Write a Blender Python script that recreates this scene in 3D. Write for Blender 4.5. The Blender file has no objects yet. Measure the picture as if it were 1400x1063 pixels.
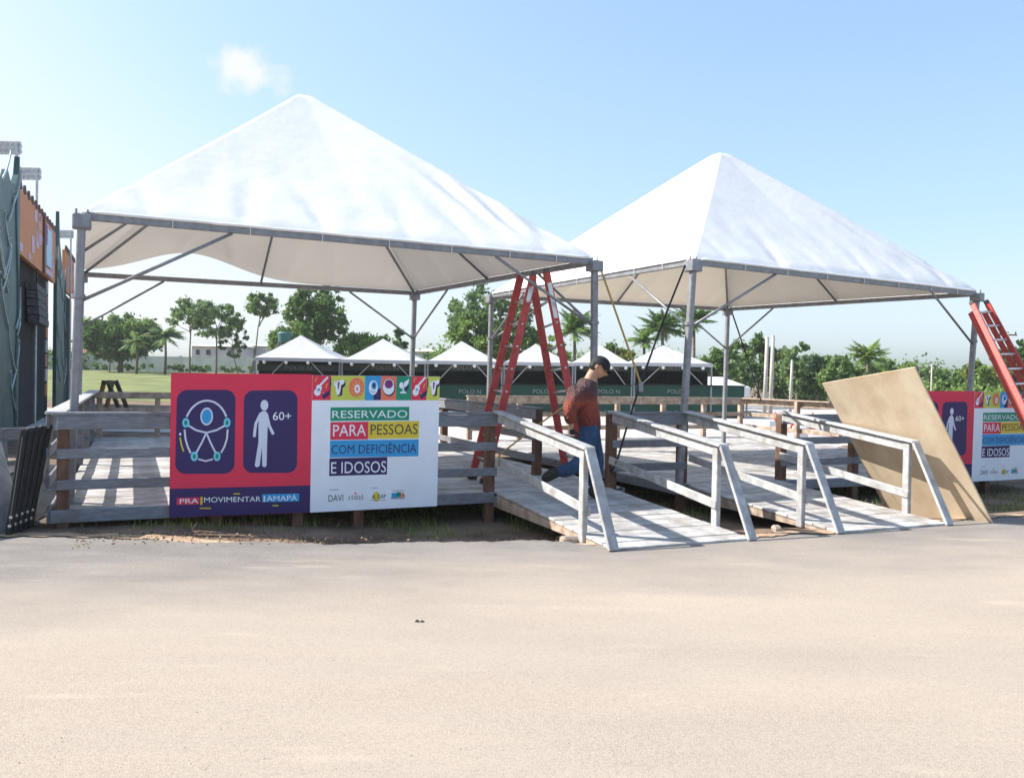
import bpy, bmesh, math, random
import numpy as np
from mathutils import Vector, Matrix, noise
random.seed(7)
R = math.radians
sc = bpy.context.scene
COL = sc.collection

# ------------------------------------------------------------------ camera
F, PITCH, ROLL, PW, PH, CH = 1171.1, -.0146, .018, 1400, 1063, 1.5
cd = bpy.data.cameras.new('camera'); cam = bpy.data.objects.new('camera', cd); COL.objects.link(cam)
cd.sensor_width = 36; cd.sensor_fit = 'HORIZONTAL'; cd.lens = F / PW * 36
cd.clip_start = .05; cd.clip_end = 6000
fwd = Vector((0, math.cos(PITCH), math.sin(PITCH))); upv = Vector((0, -math.sin(PITCH), math.cos(PITCH))); rt = Vector((1, 0, 0))
cr_, sr_ = math.cos(ROLL), math.sin(ROLL)
cx_ = rt * cr_ + upv * sr_; cy_ = -rt * sr_ + upv * cr_
M = Matrix((cx_, cy_, -fwd)).transposed().to_4x4(); M.translation = (0, 0, CH)
cam.matrix_world = M
sc.camera = cam

# ------------------------------------------------------------------ sky, sun, exposure
PSI = .4186
U = Vector((math.cos(PSI), math.sin(PSI), 0)); N = Vector((-U.y, U.x, 0)); A = Vector((-4.2536, 7.9702, 0))
to_sun = (-1.0 * U + .6 * N + Vector((0, 0, 1.0))).normalized()
elev = math.asin(to_sun.z); azim = math.atan2(to_sun.x, to_sun.y)
w = bpy.data.worlds.new('World'); sc.world = w; w.use_nodes = True
nt = w.node_tree; nt.nodes.clear()
sky = nt.nodes.new('ShaderNodeTexSky'); sky.sky_type = 'NISHITA'; sky.sun_disc = False
sky.sun_elevation = elev; sky.sun_rotation = azim
sky.altitude = 0; sky.air_density = 1.0; sky.dust_density = 2.0; sky.ozone_density = 1.4
bg = nt.nodes.new('ShaderNodeBackground'); bg.inputs['Strength'].default_value = .12
wo = nt.nodes.new('ShaderNodeOutputWorld')
def vm(op, a, b_=None):
    x = nt.nodes.new('ShaderNodeVectorMath'); x.operation = op
    for i, q in enumerate((a, b_)):
        if q is None: continue
        if isinstance(q, tuple): x.inputs[i].default_value = q
        else: nt.links.new(q, x.inputs[i])
    return x
EXPO = 1.15
K = .283
num = vm('MULTIPLY', sky.outputs[0], tuple(K * 1.45 * c / 2 ** EXPO / .12 for c in (.95, 1.10, 1.27)))
den = vm('ADD', vm('MULTIPLY', sky.outputs[0], (K * .8,) * 3).outputs[0], (1, 1, 1))
skyc = vm('DIVIDE', num.outputs[0], den.outputs[0])      # soft shoulder: the hazy horizon does not burn out
# bright parts of the sky lose their tint (milky air towards the sun)
sepc = nt.nodes.new('ShaderNodeSeparateXYZ'); nt.links.new(skyc.outputs[0], sepc.inputs[0])
mw = nt.nodes.new('ShaderNodeMapRange'); mw.interpolation_type = 'SMOOTHSTEP'; nt.links.new(sepc.outputs[0], mw.inputs[0])
W1 = 1.0 / 2 ** EXPO / .12; mw.inputs[1].default_value = .58 * W1; mw.inputs[2].default_value = .95 * W1; mw.inputs[4].default_value = .9
milk = nt.nodes.new('ShaderNodeMix'); milk.data_type = 'RGBA'; nt.links.new(mw.outputs[0], milk.inputs[0]); nt.links.new(skyc.outputs[0], milk.inputs[6]); milk.inputs[7].default_value = (W1 * .985, W1 * .99, W1 * 1.0, 1)
# one small cloud
wtc = nt.nodes.new('ShaderNodeTexCoord')
cdir = (cx_ * ((340 - 700) / F) + cy_ * (-(98 - 531.5) / F) + fwd).normalized(); crt = cdir.cross(Vector((0, 0, 1))).normalized(); cup = crt.cross(cdir)
wn = nt.nodes.new('ShaderNodeTexNoise'); wn.inputs['Scale'].default_value = 38; wn.inputs['Detail'].default_value = 7; nt.links.new(wtc.outputs['Generated'], wn.inputs[0])
def dotn(v, k): return vm('DOT_PRODUCT', wtc.outputs['Generated'], tuple(c / k for c in v)).outputs['Value']
def mth(op, a, b_=None, c=None):
    x = nt.nodes.new('ShaderNodeMath'); x.operation = op
    for i, q in enumerate((a, b_, c)):
        if q is None: continue
        if isinstance(q, (int, float)): x.inputs[i].default_value = q
        else: nt.links.new(q, x.inputs[i])
    return x.outputs[0]
ex, ey = dotn(crt, .050), dotn(cup, .030)
rr = mth('SQRT', mth('ADD', mth('MULTIPLY', ex, ex), mth('MULTIPLY', ey, ey)))
fr_ = mth('GREATER_THAN', dotn(cdir, 1.), .5)
cm = nt.nodes.new('ShaderNodeMapRange'); cm.interpolation_type = 'SMOOTHSTEP'; cm.inputs[1].default_value = .95; cm.inputs[2].default_value = .25; cm.inputs[3].default_value = 0; cm.inputs[4].default_value = .9
nt.links.new(mth('ADD', rr, mth('MULTIPLY_ADD', wn.outputs['Fac'], -1.6, .85)), cm.inputs[0])
cmix = nt.nodes.new('ShaderNodeMix'); cmix.data_type = 'RGBA'; nt.links.new(mth('MULTIPLY', cm.outputs[0], fr_), cmix.inputs[0]); nt.links.new(milk.outputs[2], cmix.inputs[6]); cmix.inputs[7].default_value = (*[1.0 / 2 ** EXPO / .12] * 3, 1)
nt.links.new(cmix.outputs[2], bg.inputs['Color']); nt.links.new(bg.outputs[0], wo.inputs['Surface'])
sd = bpy.data.lights.new('sun', 'SUN'); sun = bpy.data.objects.new('sun', sd); COL.objects.link(sun)
sd.energy = 4.5; sd.angle = R(.53); sd.color = (1, .94, .85)
sun.rotation_euler = (-to_sun).to_track_quat('-Z', 'Y').to_euler()
sun.location = (-10, 0, 20)
sc.view_settings.view_transform = 'Standard'; sc.view_settings.look = 'None'
sc.view_settings.gamma = 1; sc.view_settings.use_curve_mapping = False
sc.view_settings.exposure = EXPO
sc.cycles.max_bounces = 8; sc.cycles.transparent_max_bounces = 12

# ------------------------------------------------------------------ pixel -> place helpers
C0 = Vector((0, 0, CH))
def ray(px, py):
    a, b = px - PW / 2, py - PH / 2
    u = a * cr_ + b * sr_; ww = -a * sr_ + b * cr_
    return (rt * u + upv * (-ww) + fwd * F) / F
def gp(px, py, z=0.):
    r = ray(px, py); return C0 + r * ((z - CH) / r.z)
def dp(px, py, Y):
    r = ray(px, py); return C0 + r * (Y / r.y)
def D(u, n, z=0.): return A + U * u + N * n + Vector((0, 0, z))
def un(p): q = p - A; return q.dot(U), q.dot(N)
def plane_pt(px, py, p0, nv):
    r = ray(px, py); return C0 + r * ((p0 - C0).dot(nv) / r.dot(nv))
def smooth(a, b, x):
    t = max(0, min(1, (x - a) / (b - a))); return t * t * (3 - 2 * t)
def nz(x, y, z=0.): return noise.noise(Vector((x, y, z)))
ZV = Vector((0, 0, 1))

# ------------------------------------------------------------------ materials
MATS = {}
def mat(name, col, rough=.7, var=.12, scale=6., bump=0., bscale=60., col2=None, stretch=None, metal=0., trans=0., rnd=0., spec=.3, coord='Object', detail=6, lo=.35, hi=.65, dirt=None):
    if name in MATS: return MATS[name]
    m = bpy.data.materials.new(name); m.use_nodes = True; t = m.node_tree; n = t.nodes; l = t.links
    b = n['Principled BSDF']; b.inputs['Roughness'].default_value = rough; b.inputs['Metallic'].default_value = metal
    b.inputs['Specular IOR Level'].default_value = spec
    tc = n.new('ShaderNodeTexCoord'); mp = n.new('ShaderNodeMapping')
    l.new(tc.outputs[coord], mp.inputs[0])
    if stretch: mp.inputs['Scale'].default_value = stretch
    nx = n.new('ShaderNodeTexNoise'); nx.inputs['Scale'].default_value = scale; nx.inputs['Detail'].default_value = detail
    l.new(mp.outputs[0], nx.inputs['Vector'])
    cr = n.new('ShaderNodeValToRGB'); l.new(nx.outputs['Fac'], cr.inputs[0])
    c2 = col2 or tuple(min(1, c * (1 + var)) for c in col); c1 = col if col2 else tuple(c * (1 - var) for c in col)
    cr.color_ramp.elements[0].position = lo; cr.color_ramp.elements[1].position = hi
    cr.color_ramp.elements[0].color = (*c1, 1); cr.color_ramp.elements[1].color = (*c2, 1)
    out = cr.outputs[0]
    if dirt:      # blotchy worn stains: (colour, amount, scale)
        gm = n.new('ShaderNodeNewGeometry'); d1 = n.new('ShaderNodeTexNoise'); d1.inputs['Scale'].default_value = dirt[2]; d1.inputs['Detail'].default_value = 8; d1.inputs['Roughness'].default_value = .7
        l.new(gm.outputs['Position'], d1.inputs['Vector']); dm = n.new('ShaderNodeMapRange'); l.new(d1.outputs['Fac'], dm.inputs[0]); dm.inputs[1].default_value = .46; dm.inputs[2].default_value = .68; dm.inputs[4].default_value = dirt[1]
        dx = n.new('ShaderNodeMix'); dx.data_type = 'RGBA'; l.new(dm.outputs[0], dx.inputs[0]); l.new(out, dx.inputs[6]); dx.inputs[7].default_value = (*dirt[0], 1); out = dx.outputs[2]
    if rnd:
        oi = n.new('ShaderNodeObjectInfo'); hs = n.new('ShaderNodeHueSaturation')
        mr = n.new('ShaderNodeMapRange'); mr.inputs[3].default_value = 1 - rnd; mr.inputs[4].default_value = 1 + rnd
        l.new(oi.outputs['Random'], mr.inputs[0]); l.new(mr.outputs[0], hs.inputs['Value']); l.new(out, hs.inputs['Color']); out = hs.outputs[0]
    l.new(out, b.inputs['Base Color'])
    if bump:
        n2 = n.new('ShaderNodeTexNoise'); n2.inputs['Scale'].default_value = bscale; n2.inputs['Detail'].default_value = 4
        l.new(mp.outputs[0], n2.inputs['Vector'])
        bp = n.new('ShaderNodeBump'); bp.inputs['Strength'].default_value = bump; bp.inputs['Distance'].default_value = .02
        l.new(n2.outputs['Fac'], bp.inputs['Height']); l.new(bp.outputs[0], b.inputs['Normal'])
    if trans:
        tr = n.new('ShaderNodeBsdfTranslucent'); l.new(out, tr.inputs[0]); mx = n.new('ShaderNodeMixShader'); mx.inputs[0].default_value = trans
        l.new(b.outputs[0], mx.inputs[1]); l.new(tr.outputs[0], mx.inputs[2]); l.new(mx.outputs[0], n['Material Output'].inputs[0])
    MATS[name] = m
    return m
def leafmat(name, c1, c2, trans=.42):
    if name in MATS: return MATS[name]
    m = bpy.data.materials.new(name); m.use_nodes = True; t = m.node_tree; n = t.nodes; l = t.links
    b = n['Principled BSDF']; b.inputs['Roughness'].default_value = .55; b.inputs['Specular IOR Level'].default_value = .25
    ge = n.new('ShaderNodeNewGeometry'); cr = n.new('ShaderNodeValToRGB')
    cr.color_ramp.elements[0].color = (*c1, 1); cr.color_ramp.elements[1].color = (*c2, 1)
    l.new(ge.outputs['Random Per Island'], cr.inputs[0])
    tr = n.new('ShaderNodeBsdfTranslucent'); mx = n.new('ShaderNodeMixShader'); mx.inputs[0].default_value = trans
    l.new(cr.outputs[0], b.inputs['Base Color']); l.new(cr.outputs[0], tr.inputs[0])
    l.new(b.outputs[0], mx.inputs[1]); l.new(tr.outputs[0], mx.inputs[2]); l.new(mx.outputs[0], n['Material Output'].inputs[0])
    MATS[name] = m; return m
def flat(name, col, rough=.6): return mat(name, col, rough=rough, var=.04, scale=3)

PAINT = mat('grey_painted_wood', (.155, .165, .19), rough=.62, col2=(.225, .24, .275), scale=9, stretch=(1, 1, 6), bump=.25, bscale=40, rnd=.10, dirt=((.13, .10, .085), .6, 3.))
RPAINT = mat('ramp_white_paint', (.33, .34, .355), rough=.6, col2=(.47, .48, .49), scale=9, bump=.25, bscale=45, rnd=.06, dirt=((.20, .17, .14), .55, 5.))
DECK = mat('deck_whitewash', (.31, .305, .30), rough=.7, col2=(.52, .51, .505), scale=5, bump=.3, bscale=50, rnd=.16, dirt=((.20, .16, .125), .7, 2.2))
BROWN = mat('brown_timber', (.085, .045, .03), rough=.75, col2=(.17, .095, .062), scale=14, stretch=(1, 1, .3), bump=.3, rnd=.1)
RAWWOOD = mat('weathered_timber', (.26, .19, .145), rough=.8, col2=(.44, .36, .29), scale=9, bump=.3, rnd=.12)
STEEL = mat('galvanised_steel', (.23, .24, .26), rough=.45, metal=.3, var=.14, scale=12, spec=.5)
ROPE_W = flat('white_rope', (.7, .7, .68))
BLACK = mat('black_paint', (.014, .014, .016), rough=.45, var=.4, scale=20)
BLACKCLOTH = mat('black_cloth', (.010, .010, .013), rough=.9, var=.4, scale=3)
RED = mat('red_fibreglass', (.42, .060, .052), rough=.42, var=.16, scale=10)
ALU = mat('aluminium', (.62, .62, .62), rough=.35, metal=.7, var=.08)
ORANGE_STRAP = flat('yellow_webbing', (.40, .25, .07))
TRUNK = mat('bark', (.10, .075, .055), rough=.9, col2=(.20, .16, .125), scale=8, bump=.5)

# ------------------------------------------------------------------ objects
ORI = {}
def tag(o, label=None, cat=None, group=None, kind=None):
    if label: o['label'] = label
    if cat: o['category'] = cat
    if group: o['group'] = group
    if kind: o['kind'] = kind
    return o
def thing(name, loc, label, cat, group=None):
    o = bpy.data.objects.new(name, None); COL.objects.link(o); o.location = loc; o.empty_display_size = .2
    ORI[o] = Vector(loc); return tag(o, label, cat, group)
class MB:
    def __init__(s): s.v = []; s.f = []
    def add(s, vs, fs):
        b = len(s.v); s.v += [Vector(q) for q in vs]; s.f += [tuple(b + i for i in q) for q in fs]; return s
    def hexa(s, p):   # 8 pts: bottom 4 ccw, top 4
        return s.add(p, [(3, 2, 1, 0), (4, 5, 6, 7), (0, 1, 5, 4), (1, 2, 6, 5), (2, 3, 7, 6), (3, 0, 4, 7)])
    def box(s, c, sx, sy, sz, ax=None, ay=None, az=None):
        ax = ax or Vector((1, 0, 0)); ay = ay or Vector((0, 1, 0)); az = az or ZV; c = Vector(c)
        P = [c + ax * (i * sx / 2) + ay * (j * sy / 2) + az * (k * sz / 2) for k in (-1, 1) for i, j in ((-1, -1), (1, -1), (1, 1), (-1, 1))]
        return s.hexa(P)
    def beam(s, a, b, wd, ht, up=ZV):
        a = Vector(a); b = Vector(b); d = (b - a); L = d.length; d.normalize()
        sd_ = d.cross(up)
        if sd_.length < 1e-4: sd_ = d.cross(Vector((1, 0, 0)))
        sd_.normalize(); u2 = sd_.cross(d)
        return s.box((a + b) / 2, L, wd, ht, d, sd_, u2)
    def tube(s, a, b, r, r2=None, k=8, cap=True):
        a = Vector(a); b = Vector(b); r2 = r if r2 is None else r2; d = (b - a).normalized()
        x = d.cross(ZV) if abs(d.z) < .95 else d.cross(Vector((1, 0, 0))); x.normalize(); y = d.cross(x)
        vs = []
        for c, rr in ((a, r), (b, r2)):
            for i in range(k):
                t = 2 * math.pi * i / k; vs.append(c + (x * math.cos(t) + y * math.sin(t)) * rr)
        fs = [(i, (i + 1) % k, k + (i + 1) % k, k + i) for i in range(k)]
        if cap: fs += [tuple(range(k))[::-1], tuple(range(k, 2 * k))]
        return s.add(vs, fs)
    def path(s, pts, r, k=6, taper=None):
        pts = [Vector(p) for p in pts]; vs = []; n = len(pts)
        for i, p in enumerate(pts):
            d = (pts[min(i + 1, n - 1)] - pts[max(i - 1, 0)]).normalized()
            x = d.cross(ZV) if abs(d.z) < .95 else d.cross(Vector((1, 0, 0))); x.normalize(); y = d.cross(x)
            rr = r if taper is None else r + (taper - r) * i / (n - 1)
            vs += [p + (x * math.cos(2 * math.pi * j / k) + y * math.sin(2 * math.pi * j / k)) * rr for j in range(k)]
        fs = [(i * k + j, i * k + (j + 1) % k, (i + 1) * k + (j + 1) % k, (i + 1) * k + j) for i in range(n - 1) for j in range(k)]
        fs += [tuple(range(k))[::-1], tuple(range((n - 1) * k, n * k))]
        return s.add(vs, fs)
    def ribbon(s, a, b, wd, th, wide):
        return s.beam(a, b, wd, th, up=Vector(wide).cross((Vector(b) - Vector(a)).normalized()))
    def build(s, name, m, parent=None, smooth_=False, bevel=0., loc=None):
        o0 = ORI[parent] if parent else (Vector(loc) if loc is not None else Vector((0, 0, 0)))
        me = bpy.data.meshes.new(name); me.from_pydata([v - o0 for v in s.v], [], s.f); me.validate()
        if bevel:
            bm = bmesh.new(); bm.from_mesh(me); bmesh.ops.bevel(bm, geom=bm.edges[:], offset=bevel, segments=1, affect='EDGES'); bm.to_mesh(me); bm.free()
        for mm in (m if isinstance(m, list) else [m]): me.materials.append(mm)
        if smooth_: me.polygons.foreach_set('use_smooth', [True] * len(me.polygons))
        o = bpy.data.objects.new(name, me); COL.objects.link(o)
        ORI[o] = o0
        if parent: o.parent = parent
        else: o.location = o0
        return o
def beam(name, a, b, wd, ht, m, parent, up=ZV, bevel=.006): return MB().beam(a, b, wd, ht, up).build(name, m, parent, bevel=bevel)
SHARE = {}
def shared_box(name, key, size, m, parent, c, ax, ay, az=ZV, bevel=.005):
    if key not in SHARE:
        o = MB().box((0, 0, 0), *size).build(name, m, None, bevel=bevel); me = o.data; bpy.data.objects.remove(o); SHARE[key] = me
    o = bpy.data.objects.new(name, SHARE[key]); COL.objects.link(o); o.parent = parent
    mm = Matrix((ax, ay, az)).transposed().to_4x4(); mm.translation = Vector(c) - ORI[parent]
    o.matrix_local = mm; ORI[o] = ORI[parent]
    return o

# ------------------------------------------------------------------ ground, road, lawn, plaza
def gz(x, y):
    L = smooth(2, -10, x)
    z = -.28 * smooth(19, 30, y) * (1 - L) + 1.35 * smooth(42, 95, y) * L + .6 * smooth(60, 140, y) * (1 - L)
    p = Vector((x, y, 0)); u, n = un(p)
    dip = smooth(.5, 3.6, u) * smooth(17, 14, u) * smooth(-2.5, -1.0, n) * smooth(13, 9, n)
    return z - .17 * dip
def sheet(name, xs, ys, m, off=0., kind='structure', inside=None, zf=gz):
    vs = []; fs = []; nx_, ny_ = len(xs), len(ys)
    for y in ys:
        for x in xs: vs.append((x, y, zf(x, y) + off))
    for j in range(ny_ - 1):
        for i in range(nx_ - 1):
            if inside and not inside((xs[i] + xs[i + 1]) / 2, (ys[j] + ys[j + 1]) / 2): continue
            fs.append((j * nx_ + i, j * nx_ + i + 1, (j + 1) * nx_ + i + 1, (j + 1) * nx_ + i))
    b = MB(); b.v = [Vector(v) for v in vs]; b.f = fs
    o = b.build(name, m, smooth_=True); o['kind'] = kind
    return o
DIRT = mat('red_dirt', (.10, .068, .046), rough=.95, col2=(.24, .17, .12), scale=1.6, bump=.6, bscale=25)
LAWN = mat('lawn_green', (.105, .135, .038), rough=.95, col2=(.20, .215, .085), scale=.5, bump=.6, bscale=9)
CONC = mat('pale_concrete', (.36, .34, .32), rough=.9, col2=(.50, .475, .45), scale=.7, bump=.2, bscale=20)
xs = list(np.concatenate([np.linspace(-1500, -60, 14), np.linspace(-55, -13, 15), np.linspace(-12, 22, 120), np.linspace(23, 70, 16), np.linspace(90, 1500, 14)]))
ys = list(np.concatenate([np.linspace(-60, 5, 8), np.linspace(5.2, 26, 90), np.linspace(27, 150, 50), np.linspace(170, 3000, 14)]))
sheet('ground', xs, ys, DIRT)
sheet('lawn', list(np.linspace(-75, -3, 50)), list(np.linspace(41, 100, 40)), LAWN, .012)
sheet('concrete_path', list(np.linspace(-40, -5, 30)), list(np.linspace(20.5, 32, 14)), CONC, .014)
sheet('plaza', list(np.linspace(-4.2, 60, 50)), list(np.linspace(18.8, 75, 50)), CONC, .016)

# road: dusty asphalt whose far edge follows the verge
edge_px = [(-260, 729), (0, 732), (120, 735), (240, 738), (380, 741), (520, 742), (640, 739), (720, 737), (775, 740), (835, 745), (1035, 735), (1150, 726), (1297, 712), (1400, 705), (1700, 690), (2300, 668)]
edge = [gp(*p) for p in edge_px]
rb = MB(); rows = []
ew = []
for i in range(len(edge) - 1):
    k = 30
    for j in range(k): ew.append(edge[i].lerp(edge[i + 1], j / k))
ew = [Vector((-40, edge[0].y + .2, 0))] + ew + [edge[-1], Vector((60, edge[-1].y + 4, 0))]
for i, p in enumerate(ew):
    wob = .10 * nz(p.x * 1.7, 3.1) + .07 * nz(p.x * 5, 9.2) + .05 * nz(p.x * 14, 2.2)
    rows.append([Vector((p.x, p.y + wob, -.03)), Vector((p.x, p.y + wob - .06, .006)), Vector((p.x, p.y * .5 + 1, .006)), Vector((p.x, -1, .006)), Vector((p.x * 1.0, -40, .006))])
for r_ in rows: rb.v += r_
for i in range(len(rows) - 1):
    for j in range(4): rb.f.append((i * 5 + j, i * 5 + j + 1, (i + 1) * 5 + j + 1, (i + 1) * 5 + j))
m = bpy.data.materials.new('dusty_asphalt'); m.use_nodes = True; t = m.node_tree; n = t.nodes; l = t.links
b = n['Principled BSDF']; b.inputs['Roughness'].default_value = .92; b.inputs['Specular IOR Level'].default_value = .15
tc = n.new('ShaderNodeTexCoord')
def tnoise(scale, stretch=(1, 1, 1), detail=6, rot=0., rough=.6):
    mp = n.new('ShaderNodeMapping'); mp.inputs['Scale'].default_value = stretch; mp.inputs['Rotation'].default_value = (0, 0, rot)
    l.new(tc.outputs['Object'], mp.inputs[0]); x = n.new('ShaderNodeTexNoise'); x.inputs['Scale'].default_value = scale; x.inputs['Detail'].default_value = detail; x.inputs['Roughness'].default_value = rough
    l.new(mp.outputs[0], x.inputs['Vector']); return x.outputs['Fac']
def ramp(fac, stops):
    c = n.new('ShaderNodeValToRGB'); l.new(fac, c.inputs[0])
    while len(c.color_ramp.elements) < len(stops): c.color_ramp.elements.new(.5)
    for e, (p, col) in zip(c.color_ramp.elements, stops): e.position = p; e.color = (*col, 1)
    return c.outputs[0]
def mix(a, b_, fac, mode='MIX'):
    x = n.new('ShaderNodeMix'); x.data_type = 'RGBA'; x.blend_type = mode
    if isinstance(fac, float): x.inputs[0].default_value = fac
    else: l.new(fac, x.inputs[0])
    l.new(a, x.inputs[6]); l.new(b_, x.inputs[7]); return x.outputs[2]
dust = ramp(tnoise(.9, (.22, 1.1, 1), 8, .25), [(.25, (.365, .318, .272)), (.50, (.395, .340, .287)), (.78, (.43, .365, .297))])
spk = ramp(tnoise(170, detail=3), [(.36, (.36, .34, .33)), (.46, (.98, .98, .98)), (.62, (1.0, 1.0, 1.0)), (.70, (1.2, 1.2, 1.2))])
spk2 = ramp(tnoise(60, detail=6, rough=.8), [(.32, (.62, .60, .58)), (.56, (1.07, 1.06, 1.04))])
pm = n.new('ShaderNodeMapRange'); l.new(tnoise(1.0, (.45, 1, 1), 6, .15, .6), pm.inputs[0]); pm.inputs[1].default_value = .35; pm.inputs[2].default_value = .65; pm.inputs[3].default_value = .15; pm.inputs[4].default_value = 1.0
col = mix(mix(dust, spk, pm.outputs[0], 'MULTIPLY'), spk2, .55, 'MULTIPLY')
# bare grey asphalt along the far edge and in worn patches
sp = n.new('ShaderNodeSeparateXYZ'); l.new(tc.outputs['Object'], sp.inputs[0])
ml = n.new('ShaderNodeMath'); ml.operation = 'MULTIPLY_ADD'; l.new(sp.outputs[0], ml.inputs[0]); ml.inputs[1].default_value = -.30; l.new(sp.outputs[1], ml.inputs[2])
ad = n.new('ShaderNodeMath'); ad.operation = 'ADD'; l.new(ml.outputs[0], ad.inputs[0]); nm_ = n.new('ShaderNodeMath'); nm_.operation = 'MULTIPLY'; l.new(tnoise(1.1, (.5, 1, 1), 8, .2, .65), nm_.inputs[0]); nm_.inputs[1].default_value = 3.2; l.new(nm_.outputs[0], ad.inputs[1])
mr = n.new('ShaderNodeMapRange'); l.new(ad.outputs[0], mr.inputs[0]); mr.inputs[1].default_value = 7.1; mr.inputs[2].default_value = 9.3; mr.inputs[4].default_value = .92
grey = ramp(tnoise(3, (.4, 1, 1)), [(.3, (.165, .158, .155)), (.7, (.255, .240, .230))])
chip = ramp(tnoise(95, detail=3), [(.30, (.45, .44, .43)), (.45, (.97, .97, .97)), (.60, (1.0, 1.0, 1.0)), (.70, (1.55, 1.5, 1.45))])
col2 = mix(col, mix(mix(grey, spk, .6, 'MULTIPLY'), chip, .8, 'MULTIPLY'), mr.outputs[0])
# blown sand in short streaks, and a few dull oil-dark stains
sandm = n.new('ShaderNodeMapRange'); l.new(tnoise(2.6, (.35, 1.6, 1), 5, .22, .5), sandm.inputs[0]); sandm.inputs[1].default_value = .63; sandm.inputs[2].default_value = .80; sandm.inputs[4].default_value = .5
sandc = ramp(tnoise(30), [(.3, (.50, .42, .33)), (.7, (.58, .49, .38))])
col2 = mix(col2, sandc, sandm.outputs[0])
stm = n.new('ShaderNodeMapRange'); l.new(tnoise(.55, (.6, 1, 1), 7, .4, .62), stm.inputs[0]); stm.inputs[1].default_value = .56; stm.inputs[2].default_value = .72; stm.inputs[4].default_value = .45
stc = ramp(tnoise(9), [(.3, (.27, .235, .21)), (.7, (.34, .295, .26))])
col2 = mix(col2, stc, stm.outputs[0])
l.new(col2, b.inputs['Base Color'])
bp = n.new('ShaderNodeBump'); bp.inputs['Strength'].default_value = .55; bp.inputs['Distance'].default_value = .008
l.new(tnoise(150, detail=5, rough=.7), bp.inputs['Height']); l.new(bp.outputs[0], b.inputs['Normal'])
road = rb.build('road', m); road['kind'] = 'structure'

# strip of orange sand between the asphalt and the platform
vb = MB(); nn = 0
for i, p in enumerate(ew[1:-1]):
    if p.x > 9 or p.x < -9: continue
    wob = .10 * nz(p.x * 1.7, 3.1) + .07 * nz(p.x * 5, 9.2) + .05 * nz(p.x * 14, 2.2); wv = .16 + .22 * abs(nz(p.x * .9, 5.5)) + .10 * abs(nz(p.x * 5, 1.5))
    for k_, q in enumerate((-.05, .35, .7, 1.)):
        x_, y_ = p.x, p.y + wob - .02 + wv * q; vb.v.append(Vector((x_, y_, max(gz(x_, y_), -.02 if k_ == 0 else -1) + (.012, .012, .009, -.012)[k_])))
    nn += 1
vb.f = [(i * 4 + j, (i + 1) * 4 + j, (i + 1) * 4 + j + 1, i * 4 + j + 1) for i in range(nn - 1) for j in range(3)]
vo = vb.build('dirt_verge', mat('orange_sand', (.36, .24, .155), rough=.95, col2=(.50, .38, .27), scale=5, bump=.6, bscale=40), smooth_=True); vo['kind'] = 'structure'
# loose gravel on the road and the verge (uncountable)
def scatter(name, pts, sz, m, label, cat, seed=1):
    rng = random.Random(seed); bb = MB()
    for p in pts:
        s_ = sz * rng.uniform(.5, 1.6); q = [Vector((rng.uniform(-1, 1), rng.uniform(-1, 1), 0)) for _ in range(1)][0]
        a = rng.uniform(0, 6.28); e1 = Vector((math.cos(a), math.sin(a), 0)); e2 = Vector((-e1.y, e1.x, 0)) * rng.uniform(.5, .9)
        P = [p - e1 * s_, p + e2 * s_, p + e1 * s_ * .8, p - e2 * s_ * .9, p + ZV * s_ * rng.uniform(.5, .9)]
        bb.add(P, [(0, 3, 4), (3, 2, 4), (2, 1, 4), (1, 0, 4)])
    return tag(bb.build(name, m), label, cat, kind='stuff')
rng = random.Random(3); pts = []
for i in range(1500):
    p = gp(rng.uniform(0, 1400), rng.uniform(700, 1063) if i % 3 else rng.uniform(730, 770)); u_, n_ = un(p)
    if p.y < 8.2 or n_ < -2.7 or rng.random() < .2:
        if p.y < 7.6 + .34 * (p.x + 1): pts.append(p + ZV * .004)
scatter('road_grit', pts, .0055, mat('grit', (.26, .23, .20), col2=(.50, .43, .36), scale=40), 'loose grit scattered over the dusty road', 'grit')

# ------------------------------------------------------------------ grass blades
GRASSM = leafmat('grass_blades', (.10, .15, .03), (.27, .30, .09), .3)
DRY = leafmat('dry_leaves', (.14, .09, .05), (.33, .25, .17), .2)
def blades(name, pts, h, m, label, seed=5):
    rng = random.Random(seed); bb = MB()
    for p in pts:
        hh = h * rng.uniform(.4, 1.5); a = rng.uniform(0, 6.28); d = Vector((math.cos(a), math.sin(a), 0)); s_ = Vector((-d.y, d.x, 0)) * .005
        ln = d * hh * rng.uniform(.1, .8)
        bb.add([p - s_, p + s_, p + ln * .4 + ZV * hh * .6 + s_ * .7, p + ln * .4 + ZV * hh * .6 - s_ * .7, p + ln + ZV * hh], [(0, 1, 2, 3), (3, 2, 4)])
    return tag(bb.build(name, m), label, 'grass', kind='stuff')
rng = random.Random(11); pts = []; dry = []
for i in range(26000):
    u_ = rng.uniform(.2, 14); n_ = rng.uniform(-1.7, 2.5)
    dens = max(0, nz(u_ * 1.3, n_ * 1.6, 4.) + .30) * (1.4 if u_ < 6 else .9)
    p = D(u_, n_)
    lim = -.30 - .45 * smooth(.5, 4, u_) - 1.3 * smooth(9, 12, u_)
    if n_ < lim or rng.random() > dens * 1.5: continue
    p.z = gz(p.x, p.y); pts.append(p)
blades('verge_grass', pts, .062, GRASSM, 'short green weeds along the edge of the wooden platform')
bb = MB(); rng = random.Random(8)
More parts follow.
